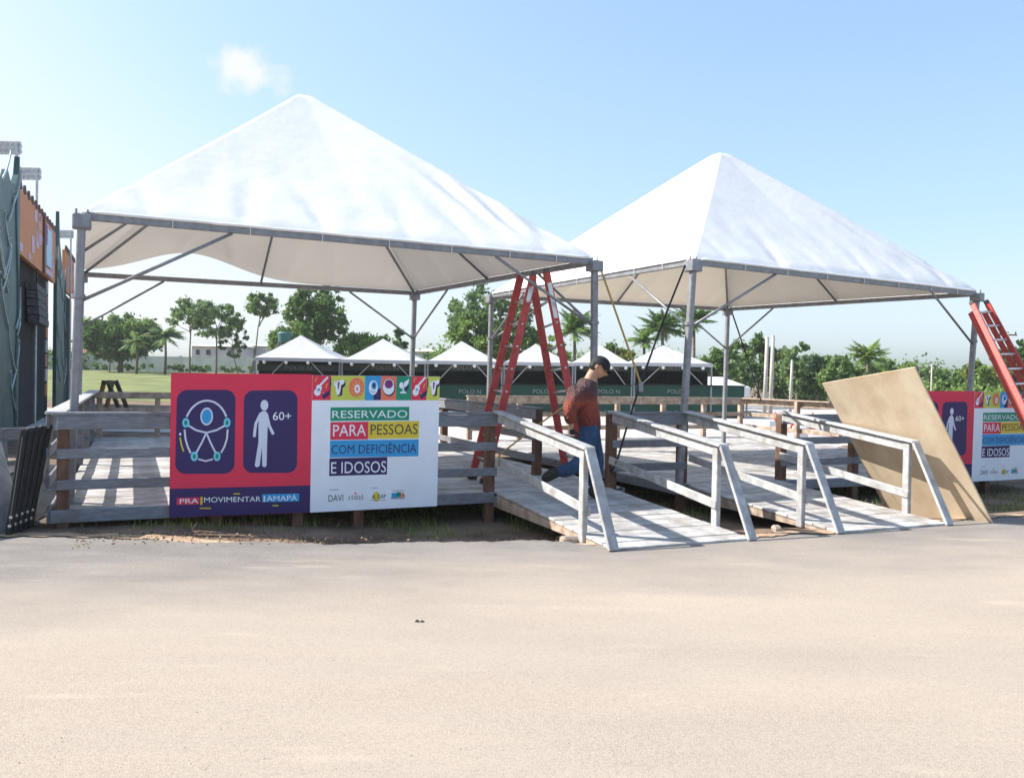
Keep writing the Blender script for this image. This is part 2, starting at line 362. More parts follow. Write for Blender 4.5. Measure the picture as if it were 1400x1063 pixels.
for i in range(1300):
    u_ = rng.uniform(.2, 5.2); n_ = rng.gauss(-.55 - .22 * u_ * .8, .22); p = D(u_, n_); p.z = max(gz(p.x, p.y), 0 if n_ < -.4 - .36 * u_ else -1) + .01
    a = rng.uniform(0, 6.28); s_ = rng.uniform(.007, .020); e = Vector((math.cos(a), math.sin(a), rng.uniform(-.3, .5))) * s_; f_ = Vector((-e.y, e.x, rng.uniform(0, .02))) * .6
    bb.add([p - e, p + f_, p + e, p - f_], [(0, 1, 2, 3)])
tag(bb.build('leaf_litter', DRY), 'dry brown leaves littering the dirt verge', 'leaves', kind='stuff')

# ------------------------------------------------------------------ platforms
HR, HD = 1.06, .178
def rail_run(parent, a, b, posts, m, pm, cap=None, heights=((.93, 1.06), (.655, .75), (.365, .46)), th=.03, off=None, post_w=.10, zbase=None):
    """a,b: ground points (z ignored). boards fixed on the outer side of the posts."""
    a = Vector((a.x, a.y, 0)); b = Vector((b.x, b.y, 0)); d = (b - a).normalized(); o = off or Vector((0, 0, 0))
    for z0, z1 in heights:
        beam('rail', a + o + ZV * (z0 + z1) / 2, b + o + ZV * (z0 + z1) / 2, th, z1 - z0, m, parent)
    if cap: beam('cap_rail', a + ZV * (heights[0][1] + .018), b + ZV * (heights[0][1] + .018), cap, .03, m, parent)
    for t_ in posts:
        p = a.lerp(b, t_); z0 = zbase if zbase is not None else gz(p.x, p.y) - .1
        beam('post', p + ZV * z0, p + ZV * (heights[0][1] - .005), post_w, post_w, pm, parent, up=d)
def deck_boards(parent, u0, u1, n0, n1, wd=.19, seg=2.4, seed=1):
    rng = random.Random(seed); k = 0; n_ = n0
    while n_ + wd <= n1 + .01:
        x = u0 + (0 if k % 2 else -.0); edges = [u0]; first = seg * (1 if k % 2 else .55)
        while edges[-1] + first < u1 - .4: edges.append(edges[-1] + first); first = seg
        edges.append(u1)
        for e0, e1 in zip(edges[:-1], edges[1:]):
            L = round(e1 - e0 - .006, 2)
            ax = (U + ZV * rng.uniform(-.0015, .0015)).normalized()
            shared_box('plank', ('pl', L, wd), (L, wd - .009, .03), DECK, parent, D((e0 + e1) / 2, n_ + wd / 2, HD - .016 + rng.uniform(-.003, .003)), ax, N, ax.cross(N))
        n_ += wd; k += 1
P1 = thing('viewing_platform', D(0, 0), 'grey painted wooden platform under the tent whose corner post stands beside the black stacked panels', 'platform', 'wooden viewing platforms')
deck_boards(P1, .02, 6.15, .03, 9.4, seed=1)
beam('fascia', D(-.03, -.015, .117), D(4.45, -.015, .117), .03, .122, PAINT, P1)
beam('fascia', D(4.45, -.015, .07), D(6.17, -.015, .07), .03, .13, PAINT, P1)
beam('fascia', D(-.045, 0, .117), D(-.045, 9.45, .117), .03, .122, PAINT, P1)
beam('fascia', D(6.185, 0, .1), D(6.185, 9.45, .1), .03, .12, PAINT, P1)
for n_ in (.5, 2.6, 4.7, 6.8, 9.0): beam('joist', D(.05, n_, .085), D(6.1, n_, .085), .06, .12, BROWN, P1)
for u_ in (1.45, 2.9, 5.2):
    for n_ in (.1, 3, 6, 9.1):
        p = D(u_, n_); beam('support_post', p + ZV * (gz(p.x, p.y) - .1), p + ZV * .144, .11, .11, BROWN, P1, up=U)
rail_run(P1, D(.02, .04), D(4.47, .04), (.012, .5, .985), PAINT, BROWN, off=-N * .07, post_w=.105)
beam('cap_rail', D(-.02, 0.0, 1.078), D(4.50, 0.0, 1.078), .10, .03, PAINT, P1)
rail_run(P1, D(.0, .13), D(.0, 9.40), (.22, .44, .66, .88), PAINT, PAINT, off=-U * .065)
beam('cap_rail', D(0, .10, 1.079), D(0, 9.42, 1.079), .18, .03, RPAINT, P1)  # paler paint puts the sunlit brightness of this cap into its colour
rail_run(P1, D(-.03, 9.46), D(6.1, 9.2), (.02, .19, .36, .52, .68, .84, .99), RAWWOOD, RAWWOOD, off=-N * .07)
rail_run(P1, D(5.66, 1.32), D(5.70, 9.1), (.01, .25, .5, .75), PAINT, BROWN, off=-U * .07, cap=.10, post_w=.11)
P2 = thing('viewing_platform', D(6.95, 0), 'grey painted wooden platform under the tent next to the leaning plywood sheet', 'platform', 'wooden viewing platforms')
deck_boards(P2, 6.97, 14.0, .03, 7.5, seed=2)
beam('fascia', D(6.94, -.015, .11), D(14.03, -.015, .11), .03, .13, PAINT, P2)
beam('fascia', D(6.935, 0, .11), D(6.935, 7.5, .11), .03, .12, PAINT, P2)
beam('fascia', D(14.02, 0, .11), D(14.02, 7.5, .11), .03, .12, PAINT, P2)
for n_ in (.5, 2.6, 4.9, 7.2): beam('joist', D(7.0, n_, .085), D(13.95, n_, .085), .06, .12, BROWN, P2)
for u_ in (7.2, 9.4, 11.6, 13.9):
    for n_ in (.1, 3.7, 7.3):
        p = D(u_, n_); beam('support_post', p + ZV * (gz(p.x, p.y) - .1), p + ZV * .144, .13, .13, BROWN, P2, up=U)
rail_run(P2, D(5.99, .04), D(7.07, .04), (.02, .98), PAINT, BROWN, off=-N * .07, post_w=.11)
beam('cap_rail', D(5.93, .0, 1.078), D(7.1, .0, 1.078), .10, .03, PAINT, P2)
rail_run(P2, D(8.60, .04), D(14.0, .04), (.01, .25, .5, .75, .99), PAINT, BROWN, off=-N * .07, post_w=.11)
rail_run(P2, D(6.98, 7.52), D(14.02, 7.45), (.01, .17, .34, .51, .68, .84, .99), RAWWOOD, RAWWOOD, off=-N * .07, cap=.11)
rail_run(P2, D(14.0, .2), D(14.0, 7.4), (.25, .5, .75), RAWWOOD, RAWWOOD, off=U * .07, cap=.11)

# ------------------------------------------------------------------ ramps
RL = 2.62
def rz(n_): return HD + n_ * (HD - .03) / RL          # n_ is negative
def ramp_thing(u0, u1, label, seed):
    T = thing('ramp', D((u0 + u1) / 2, -RL / 2), label, 'ramp', 'access ramps'); rng = random.Random(seed)
    sl = (-N * RL - ZV * (HD - .03)).normalized(); up = U.cross(-sl).normalized(); up = up if up.z > 0 else -up
    nb = 14; wd = RL / nb
    for k in range(nb):
        c = D((u0 + u1) / 2, -(k + .5) * wd, rz(-(k + .5) * wd) - .014 + rng.uniform(-.003, .003))
        L = round(u1 - u0 - .01, 2)
        shared_box('plank', ('rp', L, round(wd, 3)), (L, wd - .008, .028), DECK, T, c, U, -sl, up)
    for uu in (u0 + .03, (u0 + u1) / 2, u1 - .03):
        MB().hexa([D(uu - .025, -RL + .02, -.02), D(uu + .025, -RL + .02, -.02), D(uu + .025, -.03, -.0), D(uu - .025, -.03, -.0),
                   D(uu - .025, -RL + .02, rz(-RL + .02) - .034), D(uu + .025, -RL + .02, rz(-RL + .02) - .034), D(uu + .025, -.03, rz(-.03) - .034), D(uu - .025, -.03, rz(-.03) - .034)]).build('stringer', RAWWOOD, T)
    for s_, uu in ((-1, u0), (1, u1)):
        e = -2.16
        top0, top1 = D(uu, -.03, HR + .035), D(uu, e - .03, rz(e) + .80)
        beam('handrail', top0, top1, .115, .03, RPAINT, T)
        beam('rail', D(uu, -.06, HR - .04), D(uu, e + .05, rz(e) + .735), .03, .095, RPAINT, T)
        beam('rail', D(uu - s_ * .035, -.06, .515), D(uu - s_ * .035, -2.14, rz(-2.14) + .215), .03, .09, RPAINT, T)
        p = D(uu, -2.08); beam('post', D(uu, -2.08, -.02), D(uu, -2.08, rz(-2.08) + .77), .085, .055, RPAINT, T, up=U)
        beam('brace', D(uu, e - .02, rz(e) + .80), D(uu, -RL - .02, .01), .10, .035, RPAINT, T, up=N)
    return T
ramp_thing(4.47, 5.97, 'white painted wooden ramp on which the worker in the red shirt walks', 1)
ramp_thing(7.06, 8.58, 'white painted wooden ramp with the plywood sheet leaning on its handrail', 2)
# the bit of brick and stones under the first ramp
for i, (px, py, s_) in enumerate(((778, 737, .11), (1062, 725, .09))):
    p = gp(px, py); bb = MB(); rng = random.Random(i + 2)
    o = bb.box((0, 0, 0), s_ * 1.5, s_, s_ * .8).build('rock', mat('stone', (.25, .20, .16), col2=(.42, .36, .30), scale=12, bump=.5), bevel=.02)
    p.z = gz(p.x, p.y); o.location = p + ZV * s_ * .3; o.rotation_euler = (0, 0, .5 + i)
    tag(o, ('tan rubble block beneath the ramp with the worker', 'small pale stone between the two ramps')[i], 'stone')

# ------------------------------------------------------------------ plywood sheet
BR = gp(1357, 716); ub, nb_ = un(BR); nv = U + ZV * .51
TR = plane_pt(1250, 502, BR, nv); TL = plane_pt(1124, 524, BR, nv); BL = BR + TL - TR
th = nv.normalized() * .018
PLY = mat('plywood', (.48, .385, .27), rough=.65, col2=(.57, .485, .37), scale=3, stretch=(1, 1, .35), bump=.12, bscale=80, dirt=((.36, .25, .15), .45, 3.))
ply = MB().hexa([BL, BR, BR + th, BL + th, TL, TR, TR + th, TL + th]).build('plywood_sheet', PLY, loc=(BR + BL) / 2)
tag(ply, 'large bare plywood sheet leaning on the ramp handrail', 'plywood')

# ------------------------------------------------------------------ tents
def canvas_mat(name, c, tr, under=None, tcol=(.86, .80, .73)):
    m = bpy.data.materials.new(name); m.use_nodes = True; t = m.node_tree; n = t.nodes; l = t.links
    b = n['Principled BSDF']; b.inputs['Roughness'].default_value = .5; b.inputs['Specular IOR Level'].default_value = .35
    tc = n.new('ShaderNodeTexCoord'); x = n.new('ShaderNodeTexNoise'); x.inputs['Scale'].default_value = 1.3; x.inputs['Detail'].default_value = 8
    l.new(tc.outputs['Object'], x.inputs[0]); r = n.new('ShaderNodeValToRGB'); l.new(x.outputs[0], r.inputs[0])
    r.color_ramp.elements[0].position = .3; r.color_ramp.elements[1].position = .65
    r.color_ramp.elements[0].color = (*[v * .93 for v in c], 1); r.color_ramp.elements[1].color = (*c, 1)
    if under:      # the inner face of the cloth takes a colour of its own
        ge = n.new('ShaderNodeNewGeometry'); ux = n.new('ShaderNodeMix'); ux.data_type = 'RGBA'; l.new(ge.outputs['Backfacing'], ux.inputs[0]); l.new(r.outputs[0], ux.inputs[6]); ux.inputs[7].default_value = (*under, 1); l.new(ux.outputs[2], b.inputs['Base Color'])
    else: l.new(r.outputs[0], b.inputs['Base Color'])
    x2 = n.new('ShaderNodeTexNoise'); x2.inputs['Scale'].default_value = 5; x2.inputs['Detail'].default_value = 5; l.new(tc.outputs['Object'], x2.inputs[0])
    bp = n.new('ShaderNodeBump'); bp.inputs['Strength'].default_value = .12; bp.inputs['Distance'].default_value = .05; l.new(x2.outputs[0], bp.inputs['Height']); l.new(bp.outputs[0], b.inputs['Normal'])
    tn = n.new('ShaderNodeBsdfTranslucent'); tn.inputs[0].default_value = (*tcol, 1)
    mx = n.new('ShaderNodeMixShader'); mx.inputs[0].default_value = tr
    l.new(b.outputs[0], mx.inputs[1]); l.new(tn.outputs[0], mx.inputs[2]); l.new(mx.outputs[0], n['Material Output'].inputs[0])
    return m
CANVAS = canvas_mat('white_tent_canvas', (.84, .84, .84), .07, (.76, .735, .69))
CANVAS2 = canvas_mat('cream_underside_canvas', (.84, .84, .84), .10, (.74, .675, .57), (.90, .80, .66))
SEAM = flat('canvas_seam', (.80, .80, .80))
EZ = 3.0
def hipgrid(G):      # grid triangles whose diagonals follow the hips of the pyramid
    fs = []
    for j in range(G):
        for i in range(G):
            a, b_, c, d = j * (G + 1) + i, j * (G + 1) + i + 1, (j + 1) * (G + 1) + i + 1, (j + 1) * (G + 1) + i
            fs += [(a, b_, c), (a, c, d)] if ((i < G / 2) == (j < G / 2)) else [(a, b_, d), (b_, c, d)]
    return fs
def tent(label, tops, feet, peak, braces, seed, lift=False):
    """tops/feet: FL, FR, BR, BL world points"""
    ctr = sum(tops, Vector()) / 4
    T = thing('canopy_tent', (ctr.x, ctr.y, HD), label, 'tent', 'large white pyramid tents')
    FLc, FRc, BRc, BLc = tops
    # canvas
    G = 120; cmat = CANVAS if lift else CANVAS2
    def surf(s_, t_):
        a = (s_ + 1) / 2; b_ = (t_ + 1) / 2
        p = FLc * (1 - a) * (1 - b_) + FRc * a * (1 - b_) + BRc * a * b_ + BLc * (1 - a) * b_
        ms = max(abs(s_), abs(t_)); h = 1 - ms
        if ms < .05: h = 1 - (.025 + ms * ms * 10)
        rise = peak - ctr; q = p + Vector((rise.x, rise.y, 0)) * h
        z = (peak.z - EZ) * h
        mn = min(abs(s_), abs(t_)); mid = 1 - mn / max(ms, .02)
        z += -.05 * mid * math.sin(math.pi * h)            # panels bow a little between the hips
        lo_ = smooth(0, .06, h) * smooth(.75, .12, h); side = s_ if abs(t_) > abs(s_) else t_
        z += lo_ * smooth(0, .25, mid) * (.022 * nz(p.x * .75 + seed, p.y * .75) + .013 * nz(p.x * 2.6, p.y * 2.6, seed))
        # tension creases fan out of the eave ties
        for k_ in range(6):
            c_ = -.78 + k_ * .31; d_ = side - c_ - .25 * h * (1 if k_ % 2 else -1) * (1 + nz(k_ * 3.1, seed))
            z += -.030 * math.exp(-(d_ / (.028 + .10 * h)) ** 2) * smooth(.0, .05, h) * smooth(.42, .08, h) * (.6 + .8 * abs(nz(k_ * 1.7, seed, 3.)))
        # short diagonal puckers along the right-hand hip of the front face
        if s_ > 0 and t_ < 0:
            e_ = (abs(t_) - abs(s_)); cr = math.exp(-((e_ - .12) / .13) ** 2) * smooth(.04, .12, h) * smooth(.58, .40, h)
            w_ = math.sin((s_ * 1.0 - t_ * -.55) * 46 + 3.5 * nz(p.x * .7, p.y * .7, 2.)); z += cr * (.044 if lift else .018) * (abs(w_) ** 1.5 * (1 if w_ > 0 else -1)) * (.5 + .9 * abs(nz(p.x * 1.3, p.y * 1.3, seed)))
        z += .02 * smooth(0, .03, h)
        if lift and t_ > .55 and t_ >= abs(s_) - .02: z += .40 * smooth(.35, .0, h) * math.exp(-((s_ + .42) / .36) ** 2)
        return Vector((q.x, q.y, EZ + .035 + z))
    vs = [surf(-1 + 2 * i / G, -1 + 2 * j / G) for j in range(G + 1) for i in range(G + 1)]
    b = MB(); b.v = vs; b.f = hipgrid(G); cv = b.build('canopy', cmat, T, smooth_=True)
    # rolled hem that laps over the beam
    for k in range(4):
        a_, b2 = tops[k], tops[(k + 1) % 4]
        if lift and k == 2: continue
        d = (b2 - a_).normalized(); o = Vector((d.y, -d.x, 0)) * .036
        MB().path([a_.lerp(b2, q) + o + ZV * (.033 + .006 * nz(q * 30, k, seed)) for q in np.linspace(.02, .98, 50)], .016, k=5).build('hem', SEAM, cv, smooth_=True)
    # eave beams
    for k in range(4):
        a_, b2 = tops[k], tops[(k + 1) % 4]; d = (b2 - a_).normalized()
        bm_ = beam('eave_beam', a_ + d * .07 - ZV * .01, b2 - d * .07 - ZV * .01, .055, .075, STEEL, T)
        m_ = a_.lerp(b2, .46 + .02 * k); o = Vector((d.y, -d.x, 0)) * .03
        for q in (.14, .27, .40, .53, .66, .79, .9):
            p = a_.lerp(b2, q) + o
            MB().path([p + ZV * .05 + o * .1, p + o * .5 + ZV * .01, p + o * .4 - ZV * .052, p - ZV * .055], .005, k=5).build('tie', ROPE_W, bm_)
    # rafters
    pk = Vector((peak.x, peak.y, peak.z - .10))
    for k in range(4):
        c = tops[k]; MB().tube(c + ZV * -.02, c.lerp(pk, .97) - ZV * .06, .022).build('rafter', STEEL, T, smooth_=True)
        m_ = tops[k].lerp(tops[(k + 1) % 4], .5); MB().tube(m_ - ZV * .01, m_.lerp(pk, .97) - ZV * .09, .02).build('rafter', STEEL, T, smooth_=True)
    MB().tube(pk - ZV * .30, pk + ZV * .06, .06, k=10).build('peak_cap', STEEL, T, smooth_=True)
    # legs
    for k in range(4):
        c, f_ = tops[k], feet[k]; ax = (tops[(k + 1) % 4] - c).normalized()
        lg = beam('leg', f_, c - ZV * .04, .078, .078, STEEL, T, up=ax, bevel=.012)
        beam('foot_plate', f_ + ZV * .0, f_ + ZV * .012, .2, .2, STEEL, lg, up=ax, bevel=0)
        beam('corner_bracket', c - ZV * .135, c + ZV * .005, .17, .17, STEEL, lg, up=ax, bevel=.01)
        for sx in (-1, 1):
            q = c + ax * sx * .05 + ZV * .005; MB().tube(q, q + ZV * .055, .011, k=6).build('bolt', STEEL, lg)
        q = f_.lerp(c, .72); MB().tube(q - ZV * .02, q + ZV * .02, .062, k=10).build('collar', STEEL, lg)
        for oth, tt, hh in braces[k]:
            o2 = tops[oth]; e = c.lerp(o2, tt) - ZV * .05; s0 = f_.lerp(c, hh)
            MB().tube(s0, e, .018, k=7).build('knee_brace', STEEL, T, smooth_=True)
    return T
def foot(px, py, Y, z=HD): p = dp(px, py, Y); return Vector((p.x, Y, z))
t1 = [gp(112, 294, EZ), gp(813, 357, EZ), gp(567, 400, EZ), gp(112, 374, EZ)]
f1 = [foot(96, 680, 8.42), foot(811, 650, 10.98), foot(560, 610, 15.5), foot(106, 640, 13.3)]
c1 = sum(t1, Vector()) / 4
tent('white pyramid tent with its back edge lifted, standing over the red and white sign', t1, f1, dp(414, 130, c1.y),
     {0: [(1, .24, .70), (3, .24, .70)], 1: [(0, .24, .70), (2, .24, .70)], 2: [(1, .24, .70), (3, .22, .70)], 3: [(2, .22, .70), (0, .24, .70)]}, 1, lift=True)
t2 = [gp(948, 357, EZ), gp(1336, 401, EZ), gp(995, 422, EZ), gp(672, 404, EZ)]
f2 = [foot(929, 655, 10.81), foot(1318, 625, 13.95), foot(989, 610, 17.8), foot(667, 605, 15.7)]
c2 = sum(t2, Vector()) / 4
tent('white pyramid tent with taut canvas whose corner leg holds up the leaning red ladder', t2, f2, dp(985, 209, c2.y),
     {0: [(1, .24, .70), (3, .24, .70)], 1: [(0, .20, .70)], 2: [(1, .22, .70), (3, .22, .70)], 3: [(2, .22, .70), (0, .22, .70)]}, 2)

# ratchet straps and ropes
def strap(label, pts, m, wd=.03, sag=0.):
    T = thing('ratchet_strap', pts[0], label, 'strap'); 
    for a, b_ in zip(pts[:-1], pts[1:]): MB().ribbon(a, b_, wd, .006, Vector((1, .2, 0))).build('webbing', m, T)
    return T
BLKWEB = flat('black_webbing', (.02, .02, .024))
pa = t1[1] + Vector((.08, 0, -.10)); knot = dp(876, 524, 10.4); an = D(6.22, .12, .2)
s1 = strap('yellow strap running down from the tent corner beside the worker', [pa, knot], ORANGE_STRAP, .026)
s2 = strap('black ratchet strap slanting from a tent leg top down behind the ramp handrail', [t2[0] + Vector((-.10, 0, -.05)), dp(906, 440, 10.6), knot + Vector((0, .01, 0)), dp(858, 580, 10.3), dp(843, 632, 10.15), D(6.02, .10, .30)], BLKWEB, .024)
q = knot; MB().box(q + Vector((0, -.03, -.04)), .05, .04, .12).build('ratchet', STEEL, s2)
pb = t2[2] + Vector((.1, 0, -.1))
strap('thin black strap hanging down from the back leg of the tent', [pb, dp(1021, 487, 18.3), gp(1041, 548.5, 1.085)], BLKWEB, .03)
strap('yellow strap tied across the rails beside the stepladder', [dp(770, 556, 10.6), dp(742, 576, 10.4), dp(683, 621, 9.95), D(4.53, .06, .46)], ORANGE_STRAP, .02)

# ------------------------------------------------------------------ ladders
def ladder_rail(b, a, c, wd, th, side):   # channel rail: deep in 'wd' along side-plane
    b.beam(a, c, th, wd, up=side)
L1 = thing('stepladder', D(5.3, .9, HD), 'red fibreglass stepladder standing open on the platform behind the worker', 'ladder')
apz = 2.80; apx = 5.36
feetL = [D(4.60, .66, HD), D(4.63, 1.16, HD)]; topL = [D(5.27, .78, apz - .02), D(5.25, 1.13, apz)]
feetR = [D(6.02, .64, HD), D(5.98, 1.12, HD)]; topR = [D(5.44, .76, apz + .03), D(5.42, 1.12, apz - .05)]
for nm, ft, tp, ri in (('front', feetL, topL, 8), ('rear', feetR, topR, 8)):
    rails = []
    for a, c in zip(ft, tp):
        r_ = beam('side_rail', a + (c - a) * .012, c, .036, .098, RED, L1, up=(c - a).cross(N) * -1, bevel=.006); rails.append(r_)
        beam('rubber_foot', a, a + (c - a).normalized() * .07, .055, .12, BLACK, r_, up=(c - a).cross(N) * -1)
        beam('end_cap', c - (c - a).normalized() * .01, c + (c - a).normalized() * .05, .05, .06, mat('grey_cap', (.10, .10, .11)), r_, up=(c - a).cross(N) * -1)
    for k in range(1, 9):
        q = k / 9.2; a = ft[0].lerp(tp[0], q); c = ft[1].lerp(tp[1], q); e = (c - a).normalized() * .03
        MB().tube(a - e, c + e, .016, k=7).build('rung', ALU, L1, smooth_=True)
beam('hinge_pin', topL[0].lerp(feetL[0], .06) - N * .05, topR[1].lerp(feetR[1], .06) + N * .04, .03, .03, ALU, L1)
beam('hinge_plate', topR[0].lerp(feetR[0], .05) - N * .025, topR[0].lerp(feetR[0], .22) - N * .025, .012, .06, ALU, L1, up=U)
beam('hinge_plate', topL[0].lerp(feetL[0], .06) - N * .025, topL[0].lerp(feetL[0], .13) - N * .025, .012, .06, ALU, L1, up=U)

YL = 13.75
tA, tB = dp(1330, 416, YL - .25), dp(1350, 415, YL + .12); bA, bB = gp(1452, 664, HD), gp(1478, 650, HD)
L2 = thing('extension_ladder', (bA + bB) / 2, 'red extension ladder leaning on the tent corner above the second sign', 'ladder')
sv = (tB - tA).normalized()
for i, (a, c) in enumerate(((bA, tA), (bB, tB))):
    fdir = (c - a).cross(sv).normalized()
    r_ = beam('side_rail', a, c, .04, .085, RED, L2, up=fdir, bevel=.006)
    beam('fly_rail', a.lerp(c, .30) + fdir * .095 + sv * (.03 if i == 0 else -.03), c.lerp(a, .03) + fdir * .095 + sv * (.03 if i == 0 else -.03), .035, .08, RED, L2, up=fdir, bevel=.006)
    beam('end_cap', c, c + (c - a).normalized() * .06, .06, .07, BLACK, r_, up=fdir)
    beam('rubber_foot', a, a + (c - a).normalized() * .07, .07, .11, BLACK, r_, up=fdir)
for k in range(1, 12):
    q = k / 11.6; a, c = bA.lerp(tA, q), bB.lerp(tB, q); e = (c - a).normalized() * .01
    MB().tube(a - e, c + e, .018, k=7).build('rung', ALU, L2, smooth_=True)

# ------------------------------------------------------------------ signs
PRINT = {k: flat('print_' + k, c, .45) for k, c in dict(red=(.70, .036, .088), navy=(.035, .022, .115), white=(.80, .86, .94), sky=(.03, .33, .68), cyan=(.18, .62, .80),
         yellow=(.72, .56, .05), lime=(.55, .60, .10), coral=(.78, .19, .12), green=(.01, .27, .16), grey=(.42, .42, .44), dark=(.03, .03, .06), purple=(.20, .03, .20), pale=(.62, .68, .82)).items()}
def text_geo(s):
    c = bpy.data.curves.new('lettering', 'FONT'); c.body = s; c.resolution_u = 3; c.offset = 0
    o = bpy.data.objects.new('lettering_tmp', c); COL.objects.link(o); bpy.context.view_layer.update()
    me = o.evaluated_get(bpy.context.evaluated_depsgraph_get()).to_mesh()
    vs = [(v.co.x, v.co.y) for v in me.vertices]; fs = [tuple(p.vertices) for p in me.polygons]
    o.evaluated_get(bpy.context.evaluated_depsgraph_get()).to_mesh_clear(); bpy.data.objects.remove(o); bpy.data.curves.remove(c)
    x0, x1 = min(v[0] for v in vs), max(v[0] for v in vs); y0, y1 = min(v[1] for v in vs), max(v[1] for v in vs)
    return [((x - x0) / (x1 - x0), 1 - (y - y0) / (y1 - y0)) for x, y in vs], fs
TXT = {}
class Panel:
    """maps picture coordinates of the sign artwork (its own 1000-unit sheet) onto a flat board"""
    def __init__(s, obj, quad, corners, nrm): s.o = obj; s.q = quad; s.c = corners; s.n = nrm
    def st(s, x, y):
        (xl, yt), (xr, yt2), (xr2, yb2), (xl2, yb) = s.q
        a, b_ = .5, .5
        for _ in range(8):
            xa, xb = xl + (xl2 - xl) * b_, xr + (xr2 - xr) * b_; a = (x - xa) / (xb - xa)
            ya, yb_ = yt + (yt2 - yt) * a, yb + (yb2 - yb) * a; b_ = (y - ya) / (yb_ - ya)
        return min(max(a, .001), .999), min(max(b_, .001), .999)
    def P(s, x, y, lay):
        a, b_ = s.st(x, y); TLc, TRc, BRc, BLc = s.c
        return TLc * (1 - a) * (1 - b_) + TRc * a * (1 - b_) + BRc * a * b_ + BLc * (1 - a) * b_ + s.n * (.0012 * lay)
    def poly(s, pts, colr, lay, name='pictogram'):
        b_ = MB(); b_.add([s.P(x, y, lay) for x, y in pts], [tuple(range(len(pts)))]); return b_.build(name, PRINT[colr], s.o)
    def rect(s, x0, y0, x1, y1, colr, lay, name='colour_block', skew=0): return s.poly([(x0, y0), (x1, y0 + skew), (x1, y1 + skew), (x0, y1)], colr, lay, name)
    def ell(s, cx, cy, rx, ry, colr, lay, name='pictogram', a0=0, a1=360, k=28): return s.poly([(cx + rx * math.cos(R(a0 + (a1 - a0) * i / k)), cy + ry * math.sin(R(a0 + (a1 - a0) * i / k))) for i in range(k)], colr, lay, name)
    def rrect(s, x0, y0, x1, y1, r, colr, lay, name='pictogram_tile'):
        pts = []
        for cx, cy, a in ((x1 - r, y0 + r, -90), (x1 - r, y1 - r, 0), (x0 + r, y1 - r, 90), (x0 + r, y0 + r, 180)):
            pts += [(cx + r * math.cos(R(a + 15 * i)), cy + r * math.sin(R(a + 15 * i))) for i in range(7)]
        return s.poly(pts, colr, lay, name)
    def stroke(s, pts, wd, colr, lay, name='pictogram'):
        b_ = MB(); L_, R_ = [], []
        for i, (x, y) in enumerate(pts):
            x0, y0 = pts[max(0, i - 1)]; x1, y1 = pts[min(len(pts) - 1, i + 1)]; d = math.hypot(x1 - x0, y1 - y0) or 1
            w2 = wd(i / (len(pts) - 1)) / 2 if callable(wd) else wd / 2
            nx_, ny_ = -(y1 - y0) / d * w2, (x1 - x0) / d * w2
            L_.append(s.P(x + nx_, y + ny_, lay)); R_.append(s.P(x - nx_, y - ny_, lay))
        k = len(pts); b_.add(L_ + R_, [(i, i + 1, k + i + 1, k + i) for i in range(k - 1)]); return b_.build(name, PRINT[colr], s.o)
    def arc(s, cx, cy, rx, ry, a0, a1, wd, colr, lay): return s.stroke([(cx + rx * math.cos(R(a0 + (a1 - a0) * i / 18)), cy + ry * math.sin(R(a0 + (a1 - a0) * i / 18))) for i in range(19)], wd, colr, lay)
    def text(s, body, x0, y0, x1, y1, colr, lay, skew=0):
        if body not in TXT: TXT[body] = text_geo(body)
        vs, fs = TXT[body]; b_ = MB(); b_.add([s.P(x0 + (x1 - x0) * a, y0 + (y1 - y0) * c + skew * a, lay) for a, c in vs], fs)
        return b_.build('lettering', PRINT[colr], s.o)
